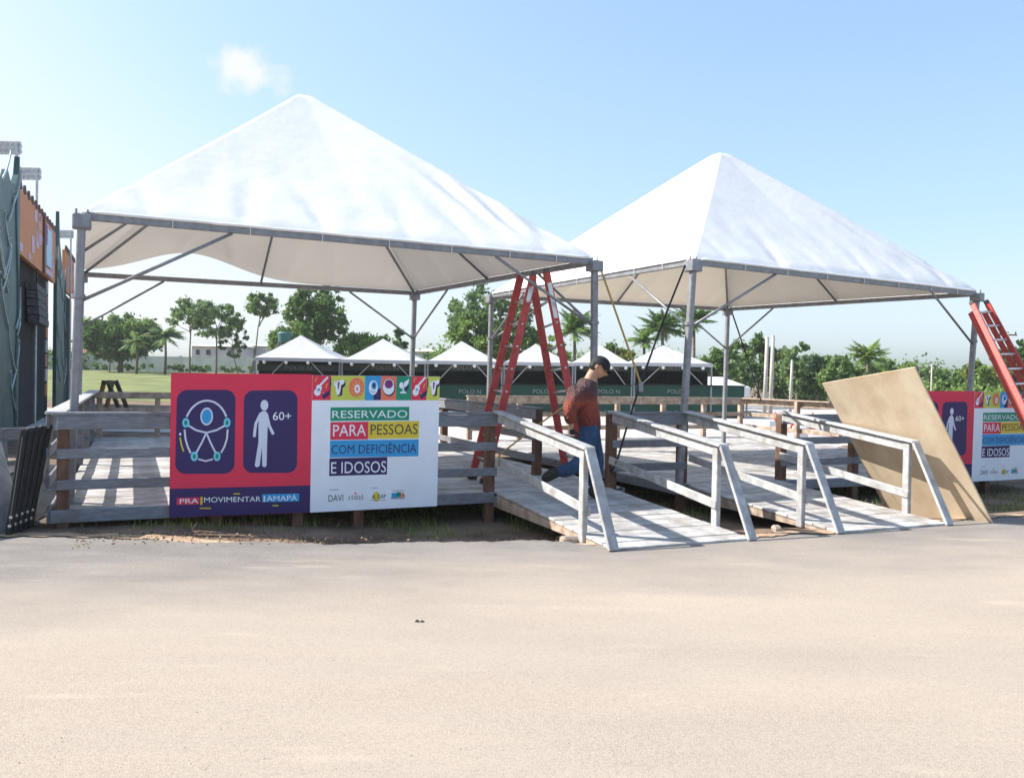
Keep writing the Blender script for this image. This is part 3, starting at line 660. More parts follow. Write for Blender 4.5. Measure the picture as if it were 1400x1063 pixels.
def sign(u0, u1, u2, zt, zb, label, lean=0.):
    T = thing('sign_board', D(u1, -.1, zb), label, 'sign', 'red and white reserved-seating signs')
    nrm = -N
    def board(name, ua, ub, za, zc, m, off):
        c = [D(ua, off - .02, za), D(ub, off - .02, za + .01), D(ub, off, zc[1]), D(ua, off, zc[0])]
        back = [p + N * .012 for p in c]
        o = MB().add(c + back, [(0, 3, 2, 1), (4, 5, 6, 7), (0, 1, 5, 4), (1, 2, 6, 5), (2, 3, 7, 6), (3, 0, 4, 7)]).build(name, m, T); return o, c
    ro, rc = board('red_panel', u0, u1, zt, (zb + .015, zb), PRINT['red'], -.052)
    wo_, wc = board('white_panel', u1, u2, zt, (zb + .0, zb + .005), PRINT['white'], -.055)
    p = Panel(ro, [(38, 42), (1012, 55), (1000, 1015), (50, 1050)], rc, nrm)
    p.poly([(46, 848), (1002, 826), (1002, 1014), (50, 1050)], 'navy', 1, 'colour_block')
    p.rrect(80, 160, 470, 744, 70, 'navy', 1); p.rrect(528, 165, 905, 738, 66, 'navy', 1)
    # accessibility figure
    p.ell(278, 345, 42, 62, 'pale', 2); p.ell(278, 345, 32, 50, 'sky', 3)
    p.arc(278, 430, 145, 195, 205, 335, 13, 'pale', 2)
    for (x, y) in ((142, 388), (415, 388), (202, 622), (352, 622)):
        p.ell(x, y, 23, 33, 'cyan', 3); p.ell(x, y, 11, 17, 'green', 4)
    p.stroke([(160, 408), (210, 440), (278, 458), (345, 440), (398, 410)], 13, 'pale', 2)
    p.stroke([(278, 458), (250, 525), (213, 600)], 12, 'pale', 2); p.stroke([(278, 458), (306, 525), (343, 600)], 12, 'pale', 2)
    p.stroke([(135, 435), (142, 500), (158, 555), (178, 600)], 12, 'pale', 2); p.stroke([(420, 435), (416, 500), (400, 555), (378, 598)], 12, 'pale', 2)
    p.stroke([(228, 642), (278, 655), (325, 642)], 11, 'pale', 2)
    p.stroke([(107, 490), (116, 540), (132, 588)], 9, 'yellow', 2); p.ell(107, 467, 7, 9, 'white', 2)
    # walking elder figure
    p.ell(670, 268, 27, 37, 'pale', 2)
    p.poly([(642, 318), (660, 308), (682, 310), (692, 330), (694, 420), (692, 520), (690, 690), (676, 700), (660, 690), (656, 560), (642, 690), (622, 700), (608, 688), (632, 520), (630, 420), (634, 340)], 'pale', 2)
    p.stroke([(645, 325), (612, 395), (606, 440), (602, 488)], 20, 'pale', 3); p.stroke([(684, 325), (705, 410), (735, 470)], 20, 'pale', 3)
    p.text('60+', 730, 315, 860, 372, 'white', 2)
    p.rect(95, 912, 242, 960, 'red', 2, skew=-4); p.text('PRA', 115, 918, 235, 952, 'white', 3, -3)
    p.rect(248, 904, 262, 960, 'yellow', 3); p.text('MOVIMENTAR', 272, 908, 652, 944, 'white', 3, -6)
    p.rect(662, 888, 922, 942, 'sky', 2, skew=-6); p.text('AMAPÁ', 692, 889, 908, 936, 'white', 3, -5)
    p.rect(672, 900, 682, 940, 'white', 3); p.rect(466, 880, 510, 888, 'yellow', 3); p.rect(245, 980, 318, 988, 'yellow', 3); p.rect(735, 962, 775, 970, 'yellow', 3)
    # white half
    p = Panel(wo_, [(42, 62), (932, 68), (936, 975), (40, 1010)], wc, nrm)
    xs_ = [42, 166, 282, 397, 509, 617, 727, 836, 932]; cols = ['red', 'lime', 'lime', 'sky', 'coral', 'green', 'red', 'lime']
    for i in range(8): p.rect(xs_[i], 62, xs_[i + 1], 234, cols[i], 1)
    def guitar(x):
        p.poly([(x + 60, 195), (x + 110, 165), (x + 112, 80), (x + 118, 72), (x + 122, 120), (x + 110, 200), (x + 70, 228)], 'navy', 2)
        p.stroke([(x + 48, 130), (x + 98, 74)], 13, 'white', 3); p.ell(x + 40, 150, 19, 24, 'white', 3); p.ell(x + 30, 178, 22, 25, 'white', 3); p.ell(x + 40, 160, 7, 9, 'sky', 4)
        p.stroke([(x + 16, 108), (x + 18, 84), (x + 32, 80)], 5, 'yellow', 3); p.stroke([(x + 88, 150), (x + 90, 124), (x + 102, 120)], 5, 'yellow', 3); p.ell(x + 70, 184, 7, 8, 'coral', 3)
    def cow(x):
        p.poly([(x + 50, 110), (x + 95, 96), (x + 98, 130), (x + 78, 150), (x + 76, 200), (x + 48, 208), (x + 40, 170)], 'dark', 2)
        p.poly([(x + 15, 125), (x + 28, 118), (x + 40, 100), (x + 60, 98), (x + 78, 90), (x + 92, 100), (x + 86, 120), (x + 68, 128), (x + 64, 165), (x + 56, 196), (x + 40, 196), (x + 34, 165), (x + 30, 138)], 'white', 3)
        p.poly([(x + 44, 108), (x + 58, 108), (x + 54, 150), (x + 46, 160)], 'purple', 4); p.stroke([(x + 20, 118), (x + 28, 98)], 7, 'white', 3)
    def burst(x):
        p.ell(x + 58, 145, 52, 68, 'coral', 2); p.ell(x + 62, 155, 20, 30, 'white', 4); p.ell(x + 62, 155, 8, 14, 'coral', 5)
        for a in range(0, 360, 36): p.stroke([(x + 62 + 27 * math.cos(R(a)), 155 + 38 * math.sin(R(a))), (x + 62 + 40 * math.cos(R(a)), 155 + 54 * math.sin(R(a)))], 6, 'yellow', 4)
    def shell(x):
        p.poly([(x + 58, 160), (x + 112, 150), (x + 112, 232), (x + 62, 232)], 'navy', 2); p.ell(x + 58, 146, 31, 50, 'white', 3); p.ell(x + 62, 132, 18, 28, 'sky', 4); p.ell(x + 62, 132, 9, 15, 'navy', 5)
        p.stroke([(x + 38, 164), (x + 54, 180), (x + 74, 170)], 6, 'sky', 4)
    def bowl(x): p.ell(x + 58, 150, 44, 56, 'dark', 2); p.ell(x + 54, 145, 40, 50, 'white', 3); p.ell(x + 54, 122, 29, 30, 'purple', 4); p.arc(x + 54, 122, 33, 34, 0, 360, 5, 'white', 5)
    def plant(x):
        p.stroke([(x + 50, 180), (x + 50, 135)], 9, 'white', 3); p.ell(x + 36, 130, 15, 22, 'white', 3); p.poly([(x + 52, 140), (x + 56, 108), (x + 92, 84), (x + 84, 122), (x + 66, 142)], 'white', 3); p.poly([(x + 26, 186), (x + 34, 172), (x + 66, 172), (x + 74, 186)], 'white', 3)
        p.poly([(x + 60, 146), (x + 90, 120), (x + 90, 150), (x + 66, 178)], 'navy', 2)
    guitar(46); cow(166); burst(282); shell(397); bowl(509); plant(617); guitar(727); cow(838)
    p.rect(166, 283, 714, 377, 'green', 1, skew=-4); p.text('RESERVADO', 178, 306, 700, 358, 'white', 2, -3)
    p.rect(167, 385, 425, 508, 'red', 1, skew=-3); p.text('PARA', 185, 404, 410, 483, 'white', 2, -3)
    p.rect(425, 382, 788, 502, 'yellow', 1, skew=-4); p.text('PESSOAS', 442, 402, 778, 474, 'dark', 2, -4)
    p.rect(166, 512, 788, 630, 'sky', 1, skew=-6); p.text('COM DEFICIÊNCIA', 176, 528, 772, 606, 'navy', 2, -8)
    p.rect(164, 636, 564, 758, 'navy', 1, skew=-8); p.text('E IDOSOS', 176, 662, 556, 742, 'white', 2, -6)
    p.text('DAVI', 162, 890, 262, 936, 'dark', 1, -3); p.rect(166, 850, 228, 857, 'grey', 1)
    for i, (a, hgt) in enumerate(((298, 26), (318, 34), (336, 30), (352, 34), (370, 28), (388, 34))): p.rect(a, 925 - hgt, a + 11, 925, 'grey', 1, 'logo')
    p.ell(345, 880, 8, 8, 'coral', 1, 'logo')
    p.ell(492, 905, 24, 34, 'yellow', 1, 'logo'); p.text('A', 458, 892, 486, 920, 'dark', 2); p.text('GAP', 500, 888, 560, 917, 'dark', 2); p.rect(452, 926, 560, 931, 'grey', 1, 'logo'); p.rect(458, 840, 500, 846, 'grey', 1, 'logo')
    p.rect(600, 880, 640, 914, 'sky', 1, 'logo'); p.rect(636, 876, 668, 912, 'green', 1, 'logo', -2); p.poly([(660, 912), (680, 872), (702, 908)], 'coral', 2, 'logo'); p.rect(606, 862, 690, 868, 'grey', 1, 'logo'); p.rect(596, 916, 696, 921, 'dark', 1, 'logo')
    return T
sign(1.00, 2.36, 3.75, 1.475, .05, 'red and white reserved-seating sign fixed to the railing between the corner post and the ramp')
sign(10.88, 12.24, 13.64, 1.395, .04, 'red and white reserved-seating sign behind the plywood sheet and under the red ladder')

# ------------------------------------------------------------------ worker
def skin(name, V_, E_, Rr, m, parent, sub=2, root=0, matfn=None, mats=None):
    me = bpy.data.meshes.new(name); o0 = ORI[parent]
    me.from_pydata([Vector(v) - o0 for v in V_], E_, []); o = bpy.data.objects.new(name + '_tmp', me); COL.objects.link(o)
    sm = o.modifiers.new('s', 'SKIN'); sm.use_smooth_shade = True; sm.branch_smoothing = .6
    for i, sv_ in enumerate(me.skin_vertices[0].data):
        r_ = Rr[i]; sv_.radius = r_ if isinstance(r_, tuple) else (r_, r_); sv_.use_root = (i == root)
    ss = o.modifiers.new('d', 'SUBSURF'); ss.levels = sub; ss.render_levels = sub
    bpy.context.view_layer.update(); dg = bpy.context.evaluated_depsgraph_get()
    nm = bpy.data.meshes.new_from_object(o.evaluated_get(dg)); bpy.data.objects.remove(o)
    nm.name = name; nm.materials.clear(); nm.materials.append(m)
    nm.polygons.foreach_set('use_smooth', [True] * len(nm.polygons))
    r = bpy.data.objects.new(name, nm); COL.objects.link(r); r.parent = parent; ORI[r] = o0; return r
YP = 9.62
def J(px, py, dy=0.): return dp(px, py, YP + dy)
SKIN = mat('skin', (.42, .23, .15), rough=.5, var=.06)
PE = thing('person', gp(806, 682, rz(-.62)), 'person in a dark red long-sleeved shirt, blue jeans and black cap stepping along the ramp', 'person')
pelvis, waist, chest, neckb, neck, head, crown = J(806, 592), J(806, 572), J(802, 545), J(803, 527), J(808, 515), J(817, 502), J(820, 492)
shN, shF = J(796, 532, -.17), J(804, 531, .17); elN, elF = J(778, 559, -.24), J(800, 562, .25); wrN, wrF = J(782, 586, -.22), J(806, 588, .24)
hpN, hpF = J(805, 596, -.085), J(807, 596, .085); knN, anN = J(793, 636, -.09), J(754, 648, -.06); toeN = J(744, 655, -.08)
knF, anF, toeF = J(816, 634, .07), J(810, 671, .06), J(822, 680, .0)
headf = Vector((.80, -.22, -.52)).normalized(); headu = Vector((.54, -.02, .84)); headu = (headu - headf * headu.dot(headf)).normalized(); heads = headu.cross(headf)
headc = J(818.5, 502)
Vb = [pelvis, waist, chest, neckb, neck, headc - headu * .03 - headf * .02, shN, elN, wrN, shF, elF, wrF, hpN, knN, anN, hpF, knF, anF]
Eb = [(0, 1), (1, 2), (2, 3), (3, 4), (4, 5), (3, 6), (6, 7), (7, 8), (3, 9), (9, 10), (10, 11), (0, 12), (12, 13), (13, 14), (0, 15), (15, 16), (16, 17)]
Rb = [.11, .10, .12, .10, .078, .075, .05, .035, .027, .05, .035, .027, .075, .05, .035, .075, .05, .035]
body = skin('body', Vb, Eb, Rb, SKIN, PE)
def head_pt(th_, ph):       # th: 0 at the face, pi at the back; ph: -pi/2 chin .. pi/2 crown
    f_, s_, u_ = math.cos(ph) * math.cos(th_), math.cos(ph) * math.sin(th_), math.sin(ph)
    rf = .098 + (.012 if f_ > 0 and u_ < 0 else 0); x = f_ * rf; y = s_ * (.076 - .016 * max(0, -u_)); z_ = u_ * .118
    if f_ > 0:
        x += .030 * math.exp(-((s_ / .16) ** 2) - ((u_ + .14) / .17) ** 2)      # nose
        x += .012 * math.exp(-((s_ / .35) ** 2) - ((u_ + .80) / .16) ** 2)      # chin
        x += .008 * math.exp(-((s_ / .25) ** 2) - ((u_ + .50) / .07) ** 2)      # lips
        x += .007 * math.exp(-((s_ / .60) ** 2) - ((u_ - .22) / .10) ** 2)      # brow
        x -= .012 * math.exp(-(((abs(s_) - .36) / .16) ** 2) - ((u_ - .02) / .11) ** 2)   # eye sockets
    return headc + headf * x + heads * y + headu * z_
hb = MB(); nu, nv_ = 40, 28
for j in range(nv_ + 1):
    for i in range(nu): hb.v.append(head_pt(2 * math.pi * i / nu, -math.pi / 2 + math.pi * j / nv_))
hb.f = [(j * nu + i, j * nu + (i + 1) % nu, (j + 1) * nu + (i + 1) % nu, (j + 1) * nu + i) for j in range(nv_) for i in range(nu)]
ho = hb.build('head_tmp', SKIN, PE, smooth_=True)
bm = bmesh.new(); bm.from_mesh(body.data); bm.from_mesh(ho.data); bm.to_mesh(body.data); bm.free(); bpy.data.objects.remove(ho)
body.data.polygons.foreach_set('use_smooth', [True] * len(body.data.polygons))
def blob(nm, p, sx, sy, sz, m_):
    bm = bmesh.new(); bmesh.ops.create_uvsphere(bm, u_segments=12, v_segments=8, radius=1)
    for v in bm.verts: v.co = headf * v.co.x * sx + heads * v.co.y * sy + headu * v.co.z * sz
    me = bpy.data.meshes.new(nm); bm.to_mesh(me); bm.free(); me.materials.append(m_); o = bpy.data.objects.new(nm, me); COL.objects.link(o); o.parent = body; o.location = p - ORI[PE]; ORI[o] = ORI[PE]; return o
EYE = flat('eye_dark', (.02, .015, .012)); HAIR = mat('black_hair', (.012, .010, .009), rough=.6)
for sg in (-1, 1):
    blob('eye', headc + headf * .083 + heads * sg * .031 + headu * .003, .010, .014, .007, EYE)
    blob('eyebrow', headc + headf * .092 + heads * sg * .031 + headu * .024, .008, .020, .005, HAIR)
    blob('ear', headc - headf * .008 + heads * sg * .077 - headu * .005, .020, .010, .032, SKIN)
blob('lips', headc + headf * .098 - headu * .058, .010, .024, .007, flat('lips', (.30, .11, .09)))
blob('hair', headc - headf * .022 + headu * .012, .092, .081, .105, HAIR)
SHIRT = bpy.data.materials.new('red_camo_shirt'); SHIRT.use_nodes = True
t = SHIRT.node_tree; n = t.nodes; l = t.links; b = n['Principled BSDF']; b.inputs['Roughness'].default_value = .8
tc = n.new('ShaderNodeTexCoord'); sp = n.new('ShaderNodeSeparateXYZ'); l.new(tc.outputs['Object'], sp.inputs[0])
mr = n.new('ShaderNodeMapRange'); l.new(sp.outputs[2], mr.inputs[0]); mr.inputs[1].default_value = .72; mr.inputs[2].default_value = 1.27
cr = n.new('ShaderNodeValToRGB'); l.new(mr.outputs[0], cr.inputs[0]); els = cr.color_ramp.elements
els[0].position = 0; els[0].color = (.035, .012, .014, 1); els[1].position = 1; els[1].color = (.05, .022, .024, 1)
for p_, c_ in ((.16, (.10, .016, .014)), (.38, (.19, .034, .020)), (.66, (.235, .046, .024)), (.78, (.10, .022, .022))):
    e = els.new(p_); e.color = (*c_, 1)
ns = n.new('ShaderNodeTexNoise'); ns.inputs['Scale'].default_value = 16; ns.inputs['Detail'].default_value = 4; l.new(tc.outputs['Object'], ns.inputs[0])
th_ = n.new('ShaderNodeMapRange'); l.new(ns.outputs[0], th_.inputs[0]); th_.inputs[1].default_value = .52; th_.inputs[2].default_value = .56; th_.inputs[4].default_value = .4
mrx = n.new('ShaderNodeMapRange'); l.new(sp.outputs[0], mrx.inputs[0]); mrx.inputs[1].default_value = -.10; mrx.inputs[2].default_value = -.16   # sleeves carry the dark blotches
mul = n.new('ShaderNodeMath'); mul.operation = 'MULTIPLY'; l.new(th_.outputs[0], mul.inputs[0]); l.new(mrx.outputs[0], mul.inputs[1])
mx = n.new('ShaderNodeMix'); mx.data_type = 'RGBA'; l.new(mul.outputs[0], mx.inputs[0]); l.new(cr.outputs[0], mx.inputs[6]); mx.inputs[7].default_value = (.02, .02, .022, 1); l.new(mx.outputs[2], b.inputs['Base Color'])
n3 = n.new('ShaderNodeTexNoise'); n3.inputs['Scale'].default_value = 22; l.new(tc.outputs['Object'], n3.inputs[0]); bp = n.new('ShaderNodeBump'); bp.inputs['Strength'].default_value = .9; bp.inputs['Distance'].default_value = .05
l.new(n3.outputs[0], bp.inputs['Height']); l.new(bp.outputs[0], b.inputs['Normal'])
hem = J(807, 604)
skin('shirt', [hem, waist, chest, neckb, J(806.5, 515.5), shN, elN, J(781.5, 580, -.22), shF, elF, J(805.5, 582, .24), J(800, 556)], [(0, 1), (1, 11), (11, 2), (2, 3), (3, 4), (3, 5), (5, 6), (6, 7), (3, 8), (8, 9), (9, 10)],
     [(.178, .138), (.185, .142), (.205, .165), .150, .105, .125, .09, .064, .125, .09, .064, (.198, .158)], SHIRT, PE)
JEANS = mat('blue_jeans', (.016, .042, .10), rough=.85, col2=(.034, .078, .16), scale=9, bump=.5, bscale=30)
skin('jeans', [J(807, 570), J(806, 588), hpN, knN, J(760, 646.5, -.062), hpF, knF, J(810.5, 668, .06)], [(0, 1), (1, 2), (2, 3), (3, 4), (1, 5), (5, 6), (6, 7)],
     [(.165, .128), (.178, .142), .130, .100, .072, .130, .098, .074], JEANS, PE)
SHOE = mat('dark_boots', (.02, .022, .02), rough=.6, var=.3)
skin('boot', [J(766, 643, -.062), J(750, 650, -.065), J(741, 657, -.075)], [(0, 1), (1, 2)], [.066, .068, .052], SHOE, PE)
skin('boot', [J(810.5, 664, .06), J(809, 674, .055), J(822, 678.5, .01), J(826, 679, -.005)], [(0, 1), (1, 2), (2, 3)], [.068, .066, .054, .044], SHOE, PE)
GLOVE = mat('black_glove', (.02, .02, .022), rough=.7, var=.2)
def hand(wr, dirv, side, m_):
    dirv = dirv.normalized(); s_ = side.normalized(); palm = wr + dirv * .07; V_ = [wr, palm]; E_ = [(0, 1)]; Rr = [.032, (.042, .03)]
    g = skin('glove', V_, E_, Rr, m_, PE, sub=1)
    curl = dirv.cross(s_).normalized()
    for k in range(4):
        base = palm + s_ * (.03 - .02 * k) + dirv * .015; ln = (.068, .078, .073, .056)[k]
        skin('finger', [base, base + dirv * ln * .5 + curl * .010, base + dirv * ln * .85 + curl * .035], [(0, 1), (1, 2)], [.0105, .0095, .008], m_, g, sub=1)
    tb = wr + dirv * .03 + s_ * .03; skin('thumb', [tb, tb + s_ * .022 + dirv * .03 + curl * .01, tb + s_ * .02 + dirv * .06 + curl * .03], [(0, 1), (1, 2)], [.012, .011, .009], m_, g, sub=1)
hand(wrN, J(785, 600, -.20) - wrN, Vector((1, .3, 0)), GLOVE); hand(wrF, J(812, 600, .2) - wrF, Vector((1, -.3, 0)), GLOVE)
# cap
CAP = mat('black_cap', (.012, .012, .014), rough=.7, var=.2)
cz = (headu - headf * .12).normalized(); cxv = (headf - cz * headf.dot(cz)).normalized(); cyv = cz.cross(cxv); c0 = headc + headu * .034
vs = []; fs = []; k = 20; rows_ = 7
for j in range(rows_ + 1):
    a = R(90 * j / rows_)
    for i in range(k):
        q = 2 * math.pi * i / k; vs.append(c0 + cxv * (.118 * math.cos(q) * math.cos(a)) + cyv * (.098 * math.sin(q) * math.cos(a)) + cz * (.105 * math.sin(a) ** .9 - .005))
fs = [(j * k + i, j * k + (i + 1) % k, (j + 1) * k + (i + 1) % k, (j + 1) * k + i) for j in range(rows_) for i in range(k)]
cap = MB().add(vs, fs).build('cap', CAP, PE, smooth_=True)
vs = []; kk = 12
for lay in (0, -.006):
    for i in range(kk + 1):
        q = R(-75 + 150 * i / kk)
        vs.append(c0 + cxv * (.108 * math.cos(q)) + cyv * (.094 * math.sin(q)) + cz * lay)
        vs.append(c0 + cxv * (.108 * math.cos(q) + .075 * max(0, math.cos(q)) ** .5) + cyv * (.088 * math.sin(q)) + cz * (lay - .028))
h2 = 2 * (kk + 1)
fs = [(2 * i, 2 * i + 1, 2 * i + 3, 2 * i + 2) for i in range(kk)] + [(h2 + 2 * i, h2 + 2 * i + 2, h2 + 2 * i + 3, h2 + 2 * i + 1) for i in range(kk)] + [(2 * i + 1, h2 + 2 * i + 1, h2 + 2 * i + 3, 2 * i + 3) for i in range(kk)]
MB().add(vs, fs).build('cap_peak', CAP, cap, smooth_=True)

# ------------------------------------------------------------------ left edge: black panels, pale panel, grey barrier
bl = thing('stacked_panels', D(-.32, -.1), 'stack of black metal-edged panels leaning on the corner post of the platform', 'panels')
GREYW = mat('worn_edge', (.02, .02, .022), col2=(.42, .42, .42), scale=30, lo=.45, hi=.6)
for k in range(5):
    b0 = gp(14 + 6.5 * k, 729 - 2 * k) + N * .10 * k * .3; tpx = (35 + 8.5 * k, 587 - 1.5 * k)
    t0 = dp(tpx[0], tpx[1], b0.y + .12)
    d = (t0 - b0); p = beam('panel', b0, t0, .056, .30, BLACK, bl, up=N, bevel=.006)
    beam('edge_strip', t0 - d.normalized() * .01, t0 + d.normalized() * .006, .056, .30, GREYW, p, up=N)
    for q in (.10, .18): MB().tube(b0.lerp(t0, q) - N * .165, b0.lerp(t0, q) - N * .148, .014, k=8).build('rivet', ALU, p)
    beam('brace_bar', b0.lerp(t0, .06) - N * .16, b0.lerp(t0, .94) - N * .16, .012, .012, mat('black_bar', (.06, .06, .065)), p, up=N)
pp = [gp(-30, 745), gp(17, 722), dp(17, 690, 8.2), dp(-6, 604, 8.4), dp(-40, 604, 8.0)]
bb = MB(); o_ = Vector((.02, .06, 0)); k = len(pp)
bb.add(pp + [p + o_ for p in pp], [tuple(range(k))[::-1], tuple(range(k, 2 * k))] + [(i, (i + 1) % k, k + (i + 1) % k, k + i) for i in range(k)])
tag(bb.build('pale_board', mat('pale_board', (.40, .40, .41), var=.15), loc=pp[1]), 'pale grey board standing next to the black stacked panels', 'board')
tv = []; gx, gy = 26, 40  # lumpy black sheet, added to stand in for shade on this ground
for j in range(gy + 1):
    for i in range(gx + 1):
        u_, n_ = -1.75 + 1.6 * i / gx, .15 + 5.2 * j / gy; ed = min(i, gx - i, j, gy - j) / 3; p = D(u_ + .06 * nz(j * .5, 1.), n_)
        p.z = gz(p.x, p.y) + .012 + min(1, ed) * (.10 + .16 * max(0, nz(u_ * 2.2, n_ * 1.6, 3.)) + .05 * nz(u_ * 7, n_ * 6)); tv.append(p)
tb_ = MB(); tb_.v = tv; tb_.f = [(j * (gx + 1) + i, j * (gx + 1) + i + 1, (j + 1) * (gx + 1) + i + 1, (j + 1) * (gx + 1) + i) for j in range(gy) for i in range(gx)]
tag(tb_.build('added_shade_tarp', mat('added_shade_tarp', (.014, .015, .018), rough=.5, var=.4, scale=6), smooth_=True, loc=D(-1, 2.5)), 'crumpled black sheet added for the shade on the ground beside the platform', 'tarp')
gb = thing('grey_barrier', gp(10, 680), 'low grey barrier behind the black stacked panels', 'barrier')
ba, bb_ = dp(-60, 612, 10.2), dp(66, 612, 11.2); za = gz(0, 10)
for z0 in (.30, .66): beam('rail', Vector((ba.x, ba.y, z0)), Vector((bb_.x, bb_.y, z0)), .04, .16 if z0 > .5 else .06, PAINT, gb)
for q in (.02, .5, .98): p = ba.lerp(bb_, q); beam('post', Vector((p.x, p.y, -.05)), Vector((p.x, p.y, .74)), .06, .06, PAINT, gb)

# ------------------------------------------------------------------ stage scenery wall on the left (runs along N)
SU = -1.5
TEAL = mat('teal_scenery', (.024, .062, .064), rough=.5, col2=(.055, .115, .115), scale=1.6, bump=.3, bscale=4)
SILV = mat('silver_vine', (.34, .41, .41), rough=.4, var=.15)
def pylon(n0, n1, prof, label, seed, vines):
    T = thing('stage_pylon', D(SU, (n0 + n1) / 2), label, 'scenery', 'teal scenery pylons of the stage')
    bb = MB(); k = len(prof); fr = [D(SU, n0 + (n1 - n0) * a, z) for a, z in prof]; bk = [p - U * .10 for p in fr]
    bb.add(fr + bk, [tuple(range(k)), tuple(range(k, 2 * k))[::-1]] + [(i, k + i, k + (i + 1) % k, (i + 1) % k) for i in range(k)])
    bd = bb.build('panel', TEAL, T)
    rng = random.Random(seed)
    for v in range(vines):
        a = rng.uniform(.08, .92); z = rng.uniform(.3, 5.0); s_ = rng.choice((-1, 1)); L = rng.uniform(.5, 1.1); pts_ = []
        for i in range(14):
            q = i / 13; aa = a + s_ * (.30 * math.sin(q * 2.4)) * L; zz = z + q * L * 1.5 - .55 * L * max(0, q - .6) * 3 * q
            pts_.append(D(SU + .03, n0 + (n1 - n0) * min(.98, max(.02, aa)), min(zz, 5.6)))
        MB().path(pts_, .022, k=5, taper=.006).build('vine_relief', SILV, bd, smooth_=True)
    for a in (.86,):
        MB().path([D(SU + .012, n0 + (n1 - n0) * (a + .05 * math.sin(z * 1.7 + seed)), z) for z in np.linspace(.1, 5.0, 20)], .045, k=5, taper=.02).build('stem_relief', mat('teal_stem', (.06, .115, .115), var=.2), bd, smooth_=True)
    return T
pylon(7.6, 11.5, [(0, 0), (1, 0), (1, 4.9), (.985, 5.4), (.97, 5.85), (.92, 5.45), (.80, 5.15), (.62, 5.05), (.5, 5.2), (.4, 4.9), (0, 4.6)], 'tall teal scenery pylon with silver leaf relief at the near end of the stage', 3, 15)
pylon(21.3, 25.4, [(0, 0), (1, 0), (1, 4.3), (.75, 4.7), (.5, 5.0), (.26, 5.6), (.16, 6.5), (.12, 5.4), (0, 4.9)], 'teal scenery pylon with a thin spire beyond the orange banner', 5, 12)
bd = MB().box(D(SU - .3, 16.4, 2.15), .12, 9.9, 4.3, U, N).build('stage_backdrop', BLACKCLOTH, loc=D(SU - .3, 16.4)); tag(bd, 'black cloth backdrop under the orange stage banner', 'backdrop')
bd = MB().box(D(SU - .3, 29, 2.2), .12, 7.2, 4.4, U, N).build('stage_backdrop', BLACKCLOTH, loc=D(SU - .3, 29)); tag(bd, 'black cloth backdrop beyond the pylon with a spire', 'backdrop')
ORG = flat('banner_orange', (.55, .20, .07)); LIL = flat('banner_lilac', (.55, .40, .50)); MAG = flat('banner_magenta', (.30, .03, .20)); PBL = flat('banner_blue', (.45, .62, .75))
def banner(na, nb, z0a, z1a, z0b, z1b, label, seed, posters):
    T = thing('stage_banner', D(SU, (na + nb) / 2, z0a), label, 'banner', 'orange stage banners')
    def q(a, c, off): 
        n_ = na + (nb - na) * a; zl = z0a + (z0b - z0a) * a; zh = z1a + (z1b - z1a) * a
        return D(SU - .05 + off, n_, zl + (zh - zl) * c)
    c = [q(0, 0, 0), q(1, 0, 0), q(1, 1, 0), q(0, 1, 0)]
    bd = MB().hexa([c[0], c[1], c[1] - U * .1, c[0] - U * .1, c[3], c[2], c[2] - U * .1, c[3] - U * .1]).build('cloth', ORG, T)
    rng = random.Random(seed)
    for i in range(22):
        a, cc = rng.uniform(.01, .9), rng.uniform(.02, .85); da, dc = rng.uniform(.03, .09), rng.uniform(.06, .30)
        MB().add([q(a, cc, .006), q(min(.99, a + da), cc, .006), q(min(.99, a + da), min(.98, cc + dc), .006), q(a, min(.98, cc + dc), .006)], [(0, 1, 2, 3)]).build('print_patch', LIL if i % 4 else PINKP, bd)
    for a0, a1, c0_, c1_, m_ in posters:
        MB().hexa([q(a0, c0_, .01), q(a1, c0_, .01), q(a1, c0_, .05), q(a0, c0_, .05), q(a0, c1_, .01), q(a1, c1_, .01), q(a1, c1_, .05), q(a0, c1_, .05)]).build('poster', m_, T)
    for i in range(12):
        p = q((i + .5) / 12, 1, 0); MB().tube(p - ZV * .03, p + ZV * .17, .05, .03, k=7).build('finial', mat('finial', (.12, .09, .08)), T)
    return T
PINKP = flat('banner_pink', (.50, .24, .20))
banner(11.55, 21.25, 3.92, 5.30, 4.15, 5.72, 'orange and lilac printed stage banner holding a pale blue poster', 2, [(.57, .60, .0, 1.08, flat('pole_dark', (.12, .06, .05))), (.64, .80, .18, .86, PBL), (.59, .66, .55, .90, MAG), (.62, .84, .02, .12, LIL)])
banner(25.6, 31, 4.3, 5.75, 4.4, 5.9, 'small orange stage banner beyond the pylon with a spire', 4, [])
# hanging strips and lights in front of the backdrop
st = thing('poster_strip', D(SU - .1, 19.3), 'narrow orange and white printed strip hanging on the black backdrop', 'banner')
rng = random.Random(4)
for i in range(8):
    z0 = .7 + i * .42; beam('print_patch', D(SU - .12, 19.3, z0), D(SU - .12, 19.3, z0 + .36), .35 if i % 2 else .28, .03, [ORG, LIL, PINKP, RPAINT][i % 4], st, up=U, bevel=0)
beam('cord', D(SU - .14, 19.3, .0), D(SU - .14, 19.3, 4.2), .02, .02, BLACK, st)
sw = thing('speaker_rack', D(SU - .05, 15.2), 'dark speaker rack hanging against the black backdrop', 'speakers')
for i in range(5):
    o = MB().box(D(SU - .1 + .03 * i * .5, 16.2, 3.5 - i * .20), .25, 2.6, .17, U, N, (ZV + N * .04 * i).normalized()).build('speaker_box', mat('rack_dark', (.03, .03, .035), col2=(.10, .10, .11), scale=12), sw)
beam('hanger', D(SU - .1, 16.2, 3.5), D(SU - .1, 16.2, 4.25), .04, .04, BLACK, sw)
PALE = mat('pale_metal', (.50, .52, .53), rough=.4, metal=.2)
